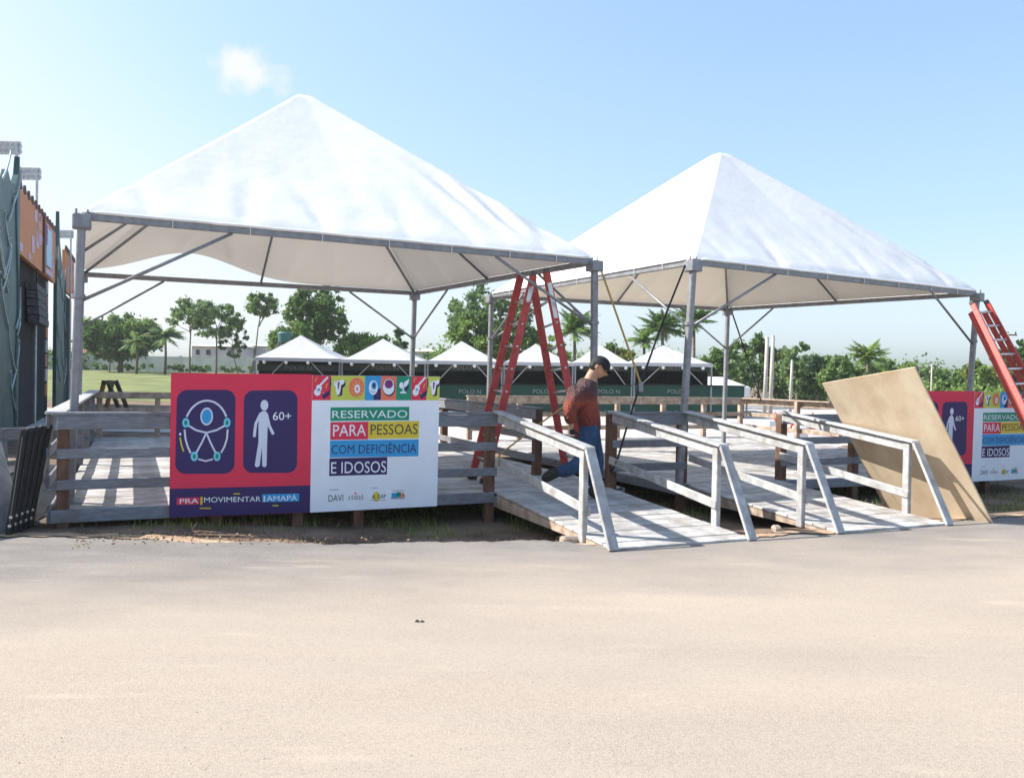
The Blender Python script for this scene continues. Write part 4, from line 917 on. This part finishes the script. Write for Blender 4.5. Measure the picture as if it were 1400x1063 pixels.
# flood-light frames above
def flood(pl, pr, ptop, pbot, Y, label):
    a, b_ = dp(pl, ptop, Y), dp(pr, ptop, Y); c = dp(pr, pbot, Y); h = a.z - c.z
    T = thing('floodlight_mast', (b_.x - .1, Y, gz(b_.x, Y)), label, 'floodlight', 'floodlight frames above the stage')
    beam('mast', Vector((b_.x - .08, Y, gz(b_.x, Y) - .1)), Vector((b_.x - .08, Y, a.z)), .05, .05, PALE, T)
    for q in (0, .5, 1): beam('crossbar', a - ZV * h * q, Vector((b_.x, Y, a.z - h * q)), .04, .05, PALE, T)
    k = 6
    for i in range(k + 1):
        x = a.x + (b_.x - a.x) * i / k
        beam('bracket', Vector((x, Y, a.z)), Vector((x, Y, a.z - h)), .03, .03, PALE, T)
        if i < k:
            for q in (.25, .75): MB().box((x + (b_.x - a.x) / k / 2, Y + .06, a.z - h * q), (b_.x - a.x) / k * .7, .08, h * .3).build('lamp', flat('lamp_glass', (.55, .57, .58), .3), T)
flood(-16, 28, 194, 210, 19.4, 'floodlight frame above the near teal pylon')
flood(19, 55, 230, 245, 22.5, 'floodlight frame above the orange and lilac banner')
flood(72, 100, 315, 325, 32, 'floodlight frame above the small far banner')

# ------------------------------------------------------------------ trees
def crown_mesh(name, clumps, nleaf, lsz, m, parent, seed, flatn=.0):
    rs = np.random.RandomState(seed); C_ = np.array([[*c, r] for c, r in clumps]); wts = C_[:, 3] ** 2; idx = rs.choice(len(C_), nleaf, p=wts / wts.sum())
    d = rs.normal(size=(nleaf, 3)); d /= np.linalg.norm(d, axis=1)[:, None]; rad = np.minimum(1.55, np.abs(rs.normal(0, .58, nleaf)))
    P = C_[idx, :3] + d * (C_[idx, 3] * rad)[:, None] * np.array([1, 1, .8])
    a = rs.normal(size=(nleaf, 3)) + d * .0; a[:, 2] *= (1 - flatn); a /= np.linalg.norm(a, axis=1)[:, None]
    b_ = np.cross(a, d + rs.normal(size=(nleaf, 3)) * .7); b_ /= (np.linalg.norm(b_, axis=1)[:, None] + 1e-9)
    s_ = (lsz * rs.uniform(.55, 1.4, nleaf))[:, None]
    V_ = np.stack([P - a * s_, P + b_ * s_ * .55, P + a * s_, P - b_ * s_ * .55], 1).reshape(-1, 3) - np.array(ORI[parent])
    me = bpy.data.meshes.new(name); me.vertices.add(len(V_)); me.vertices.foreach_set('co', V_.ravel()); nf = nleaf
    me.loops.add(nf * 4); me.loops.foreach_set('vertex_index', np.arange(nf * 4, dtype=np.int32)); me.polygons.add(nf)
    me.polygons.foreach_set('loop_start', np.arange(0, nf * 4, 4, dtype=np.int32)); me.polygons.foreach_set('loop_total', np.full(nf, 4, dtype=np.int32))
    me.update(); me.materials.append(m); o = bpy.data.objects.new(name, me); COL.objects.link(o); o.parent = parent; ORI[o] = ORI[parent]; return o
G_DARK = leafmat('leaf_dark', (0.046, 0.102, 0.023), (0.124, 0.210, 0.043)); G_MID = leafmat('leaf_mid', (0.072, 0.144, 0.034), (0.175, 0.276, 0.067)); G_LIGHT = leafmat('leaf_light', (0.114, 0.204, 0.043), (0.248, 0.348, 0.086))
G_PALE = leafmat('leaf_pale', (0.114, 0.192, 0.067), (0.227, 0.324, 0.120)); G_YEL = leafmat('leaf_yellow', (0.134, 0.180, 0.029), (0.248, 0.276, 0.058)); G_BLUE = leafmat('leaf_bluegreen', (0.093, 0.162, 0.077), (0.196, 0.288, 0.134))
def tree(px, top, base, hw, Y, label, m, nl=4500, trunk=.16, crown_lo=.35, ncl=22, lsz=.16, seed=1, lean=0., clr=.34, gap=.0, group=None, base_z=None, cat='tree', name='tree', m2=None):
    """px: centre column; top/base: rows of crown top and trunk foot; hw: half width in px"""
    p = dp(px, (base + top) / 2, Y); zb = gz(p.x, Y) if base_z is None else base_z; zt = dp(px, top, Y).z; H_ = zt - zb; rw = hw / F * Y
    rng = random.Random(seed); T = thing(name, (p.x - lean * H_, Y, zb), label, cat, group); ncl = int(ncl * 2.6); clr *= .62; nl = int(nl * 2.3); lsz *= 1.12
    ch = H_ * (1 - crown_lo); cc = Vector((p.x, Y, zb + H_ * crown_lo + ch * .5)); cl = []
    for i in range(ncl):
        while True:
            q = Vector((rng.uniform(-1, 1), rng.uniform(-1, 1), rng.uniform(-1, 1)))
            if .25 < q.length < 1: break
        r_ = clr * min(rw, ch * .6) * rng.uniform(.55, 1.25)
        cl.append((cc + Vector((q.x * max(.1, rw - r_), q.y * max(.1, rw - r_) * .9, q.z * max(.1, ch / 2 - r_ * .8))), r_))
    if m2:
        k = len(cl) * 2 // 3; crown_mesh('crown', cl[:k], nl * 2 // 3, lsz, m, T, seed); crown_mesh('crown', cl[k:], nl // 3, lsz, m2, T, seed + 9)
    else: crown_mesh('crown', cl, nl, lsz, m, T, seed)
    tb = MB(); f_ = Vector((p.x - lean * H_, Y, zb - .1)); tp = Vector((p.x, Y, zb + H_ * (crown_lo + .35 * (1 - crown_lo))))
    mid = f_.lerp(tp, .5) + Vector((rng.uniform(-.2, .2), rng.uniform(-.2, .2), 0)) * min(1, H_ / 8)
    tb.path([f_, f_.lerp(mid, .5), mid, mid.lerp(tp, .5) + Vector((rng.uniform(-.1, .1), 0, 0)), tp], trunk, k=7, taper=trunk * .35); tk = tb.build('trunk', TRUNK, T, smooth_=True)
    for c, r_ in sorted(cl, key=lambda x: -x[1])[:9]:
        q = rng.uniform(.45, .95); s0 = mid.lerp(tp, q); MB().path([s0, s0.lerp(c, .5) + ZV * rng.uniform(-.2, .15), c], trunk * .38, k=5, taper=trunk * .1).build('limb', TRUNK, tk, smooth_=True)
    return T
def palm(px, top, base, hw, Y, label, seed=1, nf=16, m=None, group=None, trunk=.13, base_z=None, fan=False):
    p = dp(px, (base + top) / 2, Y); zb = gz(p.x, Y) if base_z is None else base_z; zt = dp(px, top, Y).z; rw = hw / F * Y; rng = random.Random(seed)
    T = thing('palm_tree', (p.x, Y, zb), label, 'palm', group); hub = Vector((p.x, Y, zt - rw * .45))
    MB().path([Vector((p.x, Y, zb - .1)), Vector((p.x + .05, Y, (zb + hub.z) / 2)), hub], trunk, k=7, taper=trunk * .7).build('trunk', TRUNK, T, smooth_=True)
    nf = int(nf * 1.5)
    for i in range(nf):
        a = 2 * math.pi * (i + rng.uniform(-.3, .3)) / nf * 2.4; el = rng.uniform(-.35, 1.35); L = rw * rng.uniform(.85, 1.2)
        d = Vector((math.cos(a), math.sin(a), 0)); pts_ = []
        for k in range(9):
            q = k / 8; pts_.append(hub + d * L * q * math.cos(el * (1 - q * .35)) + ZV * (L * q * math.sin(el) - L * .75 * q * q * (.62 if not fan else .30)))
        b_ = MB()
        for k in range(1, 9):
            c = pts_[k]; tn = (pts_[k] - pts_[k - 1]).normalized(); sd2 = tn.cross(ZV).normalized(); w_ = L * .24 * math.sin(math.pi * min(.97, .12 + k / 9))
            for s_ in (-1, 1):
                for h_ in (0, .5):
                    c2 = c.lerp(pts_[k - 1], h_); e = c2 + sd2 * s_ * w_ + tn * w_ * .55 - ZV * w_ * rng.uniform(.25, .7); o2 = tn * L * .045
                    b_.add([c2 - o2, c2 + o2, e + o2 * .3, e - o2 * .3], [(0, 1, 2, 3)])
        fr = b_.build('frond', m or G_MID, T); MB().path(pts_, .02, k=4, taper=.008).build('frond_stem', MATS['leaf_pale'], fr)
    return T
TG = 'trees beyond the lawn'; RG = 'trees of the far thicket'
# left group
tree(165, 424, 505, 62, 86, 'broad dense dark-green tree with a low round crown by the wall', G_DARK, 17000, .30, .14, 40, .17, 3, clr=.42, m2=G_LIGHT)
tree(150, 470, 506, 26, 84, 'small thin tree under the broad dark-green tree', G_MID, 1300, .08, .35, 9, .14, 4)
palm(187, 455, 510, 24, 80, 'small coconut palm in front of the broad dark-green tree', 2, 15, G_PALE)
palm(226, 448, 511, 27, 80, 'coconut palm between the broad tree and the tall sparse trees', 3, 16, G_PALE)
tree(260, 402, 512, 40, 74, 'tall sparse tree with pale umbrella crown and bare trunk, beside the palms', G_PALE, 2600, .10, .55, 20, .13, 5, clr=.30)
tree(296, 404, 512, 42, 72, 'tall sparse tree with a thin straight trunk in front of the white house', G_PALE, 2600, .11, .45, 22, .13, 6, clr=.26, m2=G_BLUE)
tree(318, 432, 512, 22, 73, 'thin feathery tree leaning beside the tall sparse trees', G_BLUE, 1100, .07, .3, 14, .12, 7, lean=-.12, clr=.24)
tree(358, 395, 512, 29, 70, 'slender tree with a small tufted crown on a bent bare trunk', G_PALE, 2200, .09, .68, 14, .12, 8, lean=.12, clr=.34, m2=G_MID)
tree(436, 380, 512, 52, 66, 'tall dark tree with open branching crown rising over the kiosk tents', G_DARK, 7000, .30, .36, 30, .13, 9, clr=.27, m2=G_MID)
tree(398, 430, 512, 36, 62, 'bushy mid-green tree behind the water tank', G_MID, 5500, .16, .25, 22, .13, 10, m2=G_LIGHT)
tree(503, 451, 512, 50, 66, 'light green flat-topped tree behind the second kiosk tent', G_LIGHT, 5200, .18, .3, 24, .14, 11, clr=.4)
tree(546, 447, 512, 15, 68, 'small dark tree behind a tent leg', G_DARK, 1600, .10, .3, 10, .14, 12)
# centre
tree(678, 382, 530, 76, 62, 'large feathery tree with loose grey-green crown behind the stepladder', G_BLUE, 6500, .22, .42, 34, .13, 13, clr=.24, m2=G_PALE)
tree(656, 420, 530, 54, 60, 'rounded bright-green tree left of the stepladder', G_LIGHT, 6000, .18, .25, 24, .13, 14, m2=G_MID)
tree(722, 440, 530, 34, 60, 'mid-green tree seen through the stepladder', G_MID, 3600, .14, .25, 18, .13, 15, m2=G_LIGHT)
palm(785, 434, 530, 34, 56, 'spreading palm rising behind the worker', 5, 22, G_MID, fan=True)
tree(757, 455, 530, 26, 58, 'low bushy tree beside the palm behind the worker', G_LIGHT, 2600, .12, .2, 14, .13, 16)
tree(845, 465, 530, 34, 60, 'low rounded tree behind the yellow strap', G_MID, 3200, .12, .2, 18, .13, 17, m2=G_YEL)
palm(905, 432, 530, 34, 55, 'palm with drooping fronds behind the tall front tent leg', 7, 24, G_DARK, fan=True)
palm(948, 424, 530, 32, 57, 'taller palm beside the tall front tent leg', 8, 22, G_MID, fan=True)
palm(880, 452, 530, 26, 58, 'short palm behind the kiosk tents', 9, 18, G_MID, fan=True)
# far thicket on the right
rngT = random.Random(21); mats_ = [G_MID, G_LIGHT, G_BLUE, G_DARK, G_PALE, G_YEL]
spec = [(985, 470, 32, 'thicket tree with mid-green crown beside the back tent leg'), (1010, 462, 30, 'thicket tree with a light crown behind the hanging black strap'), (1038, 452, 28, 'tall thicket tree left of the twin concrete poles'), (1066, 470, 30, 'thicket tree with a yellowish crown behind the twin concrete poles'),
        (1092, 466, 26, 'wispy thicket tree behind the single concrete pole'), (1118, 476, 32, 'thicket tree with bluish crown above the corner of the plywood'), (1150, 482, 34, 'round thicket tree behind the plywood sheet'), (1208, 486, 34, 'pale thicket tree right of the small bushy palm'),
        (1240, 492, 30, 'thicket tree above the plywood top edge'), (1280, 500, 34, 'low thicket tree beside the second sign'), (1318, 496, 30, 'low thicket tree behind the tent corner leg')]
for i, (px, top, hw, lb) in enumerate(spec):
    tree(px, top, 545, hw, 62 + rngT.uniform(-5, 8), lb, mats_[[0, 1, 3, 5, 4, 2, 0, 4, 1, 1, 0][i]], 3600, .12, .12, 20, .14, 40 + i, clr=.34, group=None, m2=mats_[rngT.randrange(5)])
palm(1186, 474, 545, 28, 57, 'small bushy palm rising behind the plywood sheet', 11, 22, G_LIGHT, fan=True)
tree(1385, 462, 545, 34, 60, 'dark tree with broad crown behind the leaning red ladder', G_DARK, 4200, .16, .2, 22, .14, 61, m2=G_MID)
tree(1345, 486, 545, 30, 58, 'bright green tree between the tent leg and the red ladder', G_LIGHT, 3200, .12, .15, 18, .14, 62, m2=G_YEL)
tree(1440, 470, 545, 40, 60, 'mid-green tree past the leaning red ladder', G_MID, 3600, .14, .15, 18, .14, 63)
# undergrowth masses that fill the thicket
def scrub(x0, x1, top, base, Y, m, nl, seed, label, depth=3.):
    a, b_ = dp(x0, base, Y), dp(x1, base, Y); T = MB(); rs = random.Random(seed); cl = []
    h = dp((x0 + x1) / 2, top, Y).z - gz((a.x + b_.x) / 2, Y); k = max(4, int((b_.x - a.x) / .9))
    for i in range(k * 3):
        x = a.x + (b_.x - a.x) * rs.random(); r_ = h * rs.uniform(.2, .42); zz = gz(x, Y) + rs.uniform(.1, max(.12, h - r_ * .8))
        cl.append((Vector((x, Y + rs.uniform(-depth, depth), zz)), r_))
    root = bpy.data.objects.new('tmp', None); ORI[root] = Vector((0, 0, 0)); o = crown_mesh('undergrowth', cl, nl, .15, m, root, seed); o.parent = None
    return tag(o, label, 'undergrowth', kind='stuff')
scrub(955, 1270, 486, 548, 67, G_PALE, 26000, 70, 'tall green brush filling the far thicket')
scrub(1240, 1480, 500, 548, 66, G_MID, 14000, 71, 'dense green undergrowth at the foot of the far thicket')
scrub(1180, 1460, 512, 545, 54, G_LIGHT, 7000, 72, 'bright low bushes behind the plywood and the second sign')
scrub(560, 960, 478, 530, 68, G_LIGHT, 15000, 73, 'green scrub behind the row of kiosk tents')
scrub(455, 600, 470, 520, 72, G_MID, 7000, 76, 'mid-green scrub behind the second and third kiosk tents')
scrub(690, 960, 466, 530, 72, G_BLUE, 12000, 77, 'pale green trees massed behind the stepladder and palms')
scrub(95, 350, 497, 509, 92, G_DARK, 4500, 74, 'dark clipped hedge along the foot of the white wall', depth=.8)
scrub(-40, 130, 470, 506, 96, G_DARK, 4500, 75, 'dark trees far behind the stage')

# ------------------------------------------------------------------ wall, houses, tank, poles
WWALL = mat('white_render', (.50, .49, .47), rough=.9, col2=(.64, .63, .61), scale=.6)
def zat(py, px, Y): return dp(px, py, Y).z
W_ = thing('boundary_wall', dp(220, 505, 97), 'long off-white boundary wall beyond the lawn', 'wall')
xa, xb = dp(60, 500, 97).x, dp(620, 500, 97).x; zt_ = zat(487, 220, 97); nseg = 12
for i in range(nseg):
    x0 = xa + (xb - xa) * i / nseg; x1 = xa + (xb - xa) * (i + 1) / nseg
    MB().box(((x0 + x1) / 2, 97, (zt_ + .8) / 2), (x1 - x0) - .04, .18, zt_ - .8).build('panel', WWALL, W_)
    beam('pillar', Vector((x0, 97, .8)), Vector((x0, 97, zt_ + .12)), .3, .3, WWALL, W_)
ROOF = mat('clay_roof', (.30, .12, .07), var=.2); GLASS = flat('dark_window', (.03, .035, .04), .2)
def house(x0, x1, ytop, ybot, Y, label, wins, roofm, rh=5):
    a, c = dp(x0, ybot, Y), dp(x1, ytop, Y); zb = gz(a.x, Y); T = thing('house', ((a.x + c.x) / 2, Y, zb), label, 'house'); wx = c.x - a.x
    wl = MB().box(((a.x + c.x) / 2, Y + 3, (zb + c.z) / 2), wx, 6, c.z - zb).build('wall', WWALL, T)
    zt = c.z; h = rh / F * Y
    MB().hexa([(a.x - .4, Y - .5, zt), (c.x + .4, Y - .5, zt), (c.x + .4, Y + 6.4, zt), (a.x - .4, Y + 6.4, zt), (a.x + .3, Y + 2, zt + h), (c.x - .3, Y + 2, zt + h), (c.x - .3, Y + 4, zt + h), (a.x + .3, Y + 4, zt + h)]).build('roof', roofm, T)
    for q0, q1, p0, p1 in wins:
        w0, w1 = dp(q0, p1, Y), dp(q1, p0, Y); wn = MB().box(((w0.x + w1.x) / 2, Y - .02, (w0.z + w1.z) / 2), w1.x - w0.x, .08, w1.z - w0.z).build('window', GLASS, T)
        beam('sill', Vector((w0.x - .1, Y - .08, w0.z - .06)), Vector((w1.x + .1, Y - .08, w0.z - .06)), .16, .1, WWALL, wn)
house(262, 334, 474, 506, 108, 'white two-storey house seen behind the tall sparse trees', [(268, 273, 478, 485), (282, 288, 478, 485), (312, 316, 479, 487)], WWALL, 3)
house(104, 140, 483, 506, 104, 'low house with a red clay roof behind the broad tree', [(118, 123, 487, 492)], ROOF, 6)
house(560, 606, 481, 512, 92, 'distant pale house seen between two kiosk tents', [(580, 586, 485, 490)], WWALL, 4)
house(334, 362, 473, 506, 112, 'small white house next to the two-storey house', [(345, 350, 478, 484)], WWALL, 3)
wt = thing('water_tank', dp(389, 500, 50), 'round teal water tank above the first kiosk tent', 'tank'); wt.location.z = gz(dp(389, 500, 50).x, 50); ORI[wt] = Vector(wt.location)
p = dp(389, 462, 50); zb, zt = zat(467, 389, 50), zat(456, 389, 50); r_ = 9.5 / F * 50; TANK = mat('teal_plastic', (.06, .17, .18), var=.1, rough=.45)
MB().tube((p.x, 50, zb), (p.x, 50, zt), r_ * .86, r_, k=18).build('tank_body', TANK, wt, smooth_=False)
MB().tube((p.x, 50, zt), (p.x, 50, zt + .10), r_ * 1.04, r_ * .8, k=18).build('lid', TANK, wt)
for sx, sy in ((-1, -1), (1, -1), (1, 1), (-1, 1)): beam('leg', Vector((p.x + sx * .28, 50 + sy * .28, wt.location.z - .1)), Vector((p.x + sx * .28, 50 + sy * .28, zb)), .1, .1, STEEL, wt)
def pole(px0, py0, px1, py1, Y, r_, label, arms=False):
    a = dp(px1, py1, Y); a.z = gz(a.x, Y) - .1; b_ = dp(px0, py0, Y); T = thing('utility_pole', a, label, 'pole')
    MB().tube(a, b_, r_, r_ * .8, k=10).build('shaft', mat('pole_concrete', (.42, .39, .35), var=.12), T, smooth_=True)
    if arms:
        beam('crossarm', b_ + Vector((-.7, 0, -.15)), b_ + Vector((.7, 0, -.15)), .1, .1, BROWN, T)
        for dx in (-.6, 0, .6): MB().tube(b_ + Vector((dx, 0, -.1)), b_ + Vector((dx, 0, .1)), .05, k=6).build('insulator', GLASS, T)
    else: MB().tube(b_ - ZV * .02, b_ + ZV * .06, r_ * .85, r_ * .6, k=10).build('top_cap', mat('pole_concrete', (.42, .39, .35)), T)
pole(1049, 462, 1045, 562, 44, .11, 'left one of the twin pale concrete poles in front of the thicket')
pole(1057, 460, 1053, 562, 44.6, .11, 'right one of the twin pale concrete poles in front of the thicket')
pole(1083, 493, 1080, 562, 44, .08, 'single short pale pole right of the twin concrete poles')
pole(1274, 500, 1273, 540, 50, .05, 'thin white pole beside the plywood edge')
pole(1378, 455, 1376, 540, 66, .10, 'far utility pole with a crossarm next to the red ladder', arms=True)

# ------------------------------------------------------------------ kiosk row
YK = 40.
KGREEN = mat('kiosk_green', (.007, .050, .034), rough=.5, var=.2, scale=1.5); KDARK = mat('kiosk_dark', (.010, .016, .016), rough=.7, var=.4, scale=2); KHEAD = mat('kiosk_header', (.022, .034, .026), col2=(.05, .06, .042), scale=1.5, rough=.6)
BULB = flat('white_bulb', (.78, .78, .76), .4); LET = flat('kiosk_lettering', (.17, .17, .16)); LETW = flat('kiosk_lettering_white', (.20, .24, .23))
KC = canvas_mat('kiosk_canvas', (.52, .52, .535), .10)
def kiosk(xl, xr, xp, yp, ye, label, top_txt, low_txt, ext=0):
    a, b_ = dp(xl, ye, YK), dp(xr, ye + (xr - xl) * .012, YK); pk = dp(xp, yp, YK + 2.2); zb = gz((a.x + b_.x) / 2, YK)
    T = thing('kiosk', ((a.x + b_.x) / 2, YK, zb), label, 'kiosk', 'row of green kiosks under small white tents')
    ze = (a.z + b_.z) / 2; dpt = 4.2; V_ = []; Gk = 16
    for j in range(Gk + 1):
        for i in range(Gk + 1):
            s_, t_ = -1 + 2 * i / Gk, -1 + 2 * j / Gk; h = 1 - max(abs(s_), abs(t_)); x = a.x + (b_.x - a.x) * (s_ + 1) / 2; y = YK + dpt * (t_ + 1) / 2
            sg = h ** 1.18; V_.append(Vector((x + (pk.x - (a.x + b_.x) / 2) * h, y, ze + (pk.z - ze) * sg + .02 * nz(x * 2, y * 2))))
    b2 = MB(); b2.v = V_; b2.f = hipgrid(Gk)
    cv = b2.build('canopy', KC, T, smooth_=False)
    MB().box(((a.x + b_.x) / 2, YK - .01, ze - .06), b_.x - a.x, .02, .16).build('valance', KC, cv)
    for x in (a.x + .06, b_.x - .06):
        for y in (YK + .05, YK + dpt - .05): beam('leg', Vector((x, y, zb - .05)), Vector((x, y, ze)), .08, .08, STEEL, T)
    z = lambda q: zat(q, (xl + xr) / 2, YK)
    xm, wx = (a.x + b_.x) / 2, b_.x - a.x - .2
    hd = MB().box((xm, YK + .35, (z(498) + z(507)) / 2), wx, .06, z(498) - z(507)).build('header_board', KHEAD, T)
    MB().box((xm, YK + dpt - .3, (zb + ze) / 2), wx, .06, ze - zb).build('back_wall', KDARK, T)
    for x in (a.x + .12, b_.x - .12): MB().box((x, YK + dpt / 2 + .2, (zb + ze) / 2), .05, dpt - .8, ze - zb - .05).build('side_wall', KDARK, T)
    ct = MB().box((xm + ext / 2, YK + .30, (z(527) + zb) / 2), wx + ext, .5, z(527) - zb).build('counter', KGREEN, T)
    MB().box((xm + ext / 2, YK + .28, z(527) + .03), wx + ext + .1, .62, .06).build('countertop', KDARK, ct)
    MB().box((xm + ext / 2, YK + .04, zb + .12), wx + ext, .02, .14).build('plinth', KDARK, ct)
    def txt(s, x0, x1, y0, y1, m_, par, yy):
        vs, fs = TXT.setdefault(s, text_geo(s)); q0, q1 = dp(x0, y1, YK + yy), dp(x1, y0, YK + yy)
        MB().add([Vector((q0.x + (q1.x - q0.x) * u_, YK + yy, q1.z + (q0.z - q1.z) * v_)) for u_, v_ in vs], fs).build('lettering', m_, par)
    c = (xl + xr) / 2
    if top_txt: txt(top_txt, c - 16, c + 20, 500.5, 505, LET, hd, .31)
    if low_txt: txt(low_txt, c - 8, c + 22, 532.5, 537.5, LETW, ct, .045); txt(low_txt, c - 14, c + 14, 561, 565.5, LETW, ct, .044)
    for i in range(4):
        x = a.x + (b_.x - a.x) * (i + .5) / 4; bm = bmesh.new(); bmesh.ops.create_uvsphere(bm, u_segments=8, v_segments=6, radius=.085); me = bpy.data.meshes.new('bulb'); bm.to_mesh(me); bm.free(); me.materials.append(BULB)
        o = bpy.data.objects.new('bulb', me); COL.objects.link(o); o.parent = T; o.location = Vector((x, YK + .02, ze - .20)) - ORI[T]
    for s_ in (-1, 1):
        x0 = xm + s_ * wx * .16; x1 = xm + s_ * wx * .5; MB().tube((x0, YK + .1, ze - .15), (x1, YK + .1, z(535)), .014, k=5).build('guy_rope', ROPE_W, T)
    return T
kiosk(346, 466, 412, 458, 489, 'green kiosk under a small white tent below the water tank', 'POLO N', 'POLO N')
kiosk(466, 583, 524, 463, 492, 'green kiosk under a small white tent behind the row of sign pictograms', 'POLO N', 'POLO N')
kiosk(583, 688, 631, 466, 493.5, 'green kiosk under a small white tent next to the left leg of the stepladder', 'POLO N', 'POLO N')
kiosk(688, 785, 732, 470, 495, 'green kiosk under a small white tent seen through the stepladder', 'POLO N', 'POLO N')
kiosk(785, 866, 820, 471, 496, 'green kiosk under a small white tent behind the worker with the cap', 'POLO N', 'POLO N')
kiosk(866, 975, 906, 472, 496, 'green kiosk under a small white tent at the end of the row by the palms', 'POLO N', 'POLO N', ext=1.6)
# big white party tent behind the last kiosk
wtt = thing('white_marquee', dp(985, 560, 46), 'low white marquee with sloping roof behind the last kiosk', 'tent'); wtt.location.z = gz(dp(985, 560, 46).x, 46); ORI[wtt] = Vector(wtt.location)
a, b_ = dp(925, 541, 46), dp(1025, 541, 46); zlo, zmid, zhi = zat(542, 985, 46), zat(529, 1020, 46), zat(515, 985, 46); xr0 = dp(1000, 515, 46).x
MB().hexa([(a.x, 46, zmid), (b_.x, 46, zmid), (b_.x, 51, zmid), (a.x, 51, zmid), (a.x + .4, 48, zhi), (xr0, 48, zhi), (xr0, 49, zhi), (a.x + .4, 49, zhi)]).build('roof', CANVAS, wtt)
MB().box(((a.x + b_.x) / 2, 48.5, (zlo + zmid) / 2), b_.x - a.x + .02, 5.02, zmid - zlo).build('valance', CANVAS, wtt)
for x in (a.x + .1, b_.x - .1):
    for y in (46.2, 50.8): beam('leg', Vector((x, y, wtt.location.z - .05)), Vector((x, y, zlo + .1)), .08, .08, STEEL, wtt)
# plaza clutter seen between the rails
WB = flat('white_block', (.68, .68, .67), .6); ORC = flat('orange_plastic', (.62, .10, .05), .5)
for i, (px, py, Y, lb) in enumerate(((1097, 567, 30, 'white concrete block on the plaza between the two orange cones'), (1093, 596, 22, 'white concrete block close behind the platform rail'), (1053, 572, 30, 'white concrete block below the twin concrete poles'))):
    p = dp(px, py, Y); z0 = gz(p.x, Y); T = thing('barrier_block', (p.x, Y, z0), lb, 'block')
    MB().hexa([(p.x - .16, Y - .3, z0), (p.x + .16, Y - .3, z0), (p.x + .16, Y + .3, z0), (p.x - .16, Y + .3, z0), (p.x - .11, Y - .25, z0 + .42), (p.x + .11, Y - .25, z0 + .42), (p.x + .11, Y + .25, z0 + .42), (p.x - .11, Y + .25, z0 + .42)]).build('body', WB, T, bevel=.02)
    beam('base', Vector((p.x - .2, Y, z0 + .03)), Vector((p.x + .2, Y, z0 + .03)), .62, .06, WB, T)
for i, (px, py, lb) in enumerate(((1086, 566, 'orange traffic cone left of the white block on the plaza'), (1111, 566, 'orange traffic cone right of the white block on the plaza'), (1060, 569, 'orange traffic cone below the twin concrete poles'))):
    p = dp(px, py, 32); z0 = gz(p.x, 32) + .016; T = thing('traffic_cone', (p.x, 32, z0), lb, 'cone')
    MB().box((p.x, 32, z0 + .02), .36, .36, .04).build('base', ORC, T); MB().tube((p.x, 32, z0 + .04), (p.x, 32, z0 + .62), .14, .03, k=12).build('body', ORC, T, smooth_=True); MB().tube((p.x, 32, z0 + .26), (p.x, 32, z0 + .40), .094, .07, k=12, cap=False).build('stripe', WB, T)
# dark A-frame on the path beyond the left platform
p = gp(150, 566, .0); T = thing('sawhorse', p, 'dark wooden A-frame trestle on the path behind the back rail', 'trestle'); DW = mat('dark_wood', (.05, .035, .025), col2=(.14, .09, .05), scale=6)
hz = zat(520, 150, p.y)
for s_, m_ in ((-1, mat('tan_wood', (.26, .16, .06), var=.2)), (1, DW)):
    for dy in (-.3, .3): beam('leg', Vector((p.x + s_ * .42 + .12, p.y + dy, -.02)), Vector((p.x + s_ * .05, p.y + dy, hz)), .12, .10, m_, T, up=Vector((0, 1, 0)))
beam('crossbar', Vector((p.x, p.y - .4, hz - .06)), Vector((p.x, p.y + .4, hz - .06)), .2, .12, DW, T)
# dry leaf on the road
p = gp(570, 851, .0); bb = MB(); 
for dx, dz in ((0, .016), (.03, .012)): bb.add([p + Vector((dx - .016, 0, .007)), p + Vector((dx, -.012, dz)), p + Vector((dx + .018, .003, .008)), p + Vector((dx, .012, dz + .004))], [(0, 1, 2, 3)])
MB_ = bb.build('fallen_leaf', flat('dead_leaf', (.06, .045, .035)), loc=p); tag(MB_, 'curled dark dead leaf lying on the road', 'leaf')

# ------------------------------------------------------------------ thin moist air
hb = MB().hexa([(-140, -8, -1.6), (140, -8, -1.6), (140, 150, -1.6), (-140, 150, -1.6), (-140, -8, 16), (140, -8, 16), (140, 150, 16), (-140, 150, 16)])
hz_ = hb.build('haze', bpy.data.materials.new('thin_haze')); tag(hz_, 'thin pale haze in the air over the fairground', 'haze', kind='stuff')
m = hz_.data.materials[0]; m.use_nodes = True; n = m.node_tree.nodes; n.clear(); pv = n.new('ShaderNodeVolumePrincipled'); pv.inputs['Color'].default_value = (.9, .95, 1, 1); pv.inputs['Density'].default_value = .00055; pv.inputs['Anisotropy'].default_value = .2
mo = n.new('ShaderNodeOutputMaterial'); m.node_tree.links.new(pv.outputs[0], mo.inputs['Volume'])
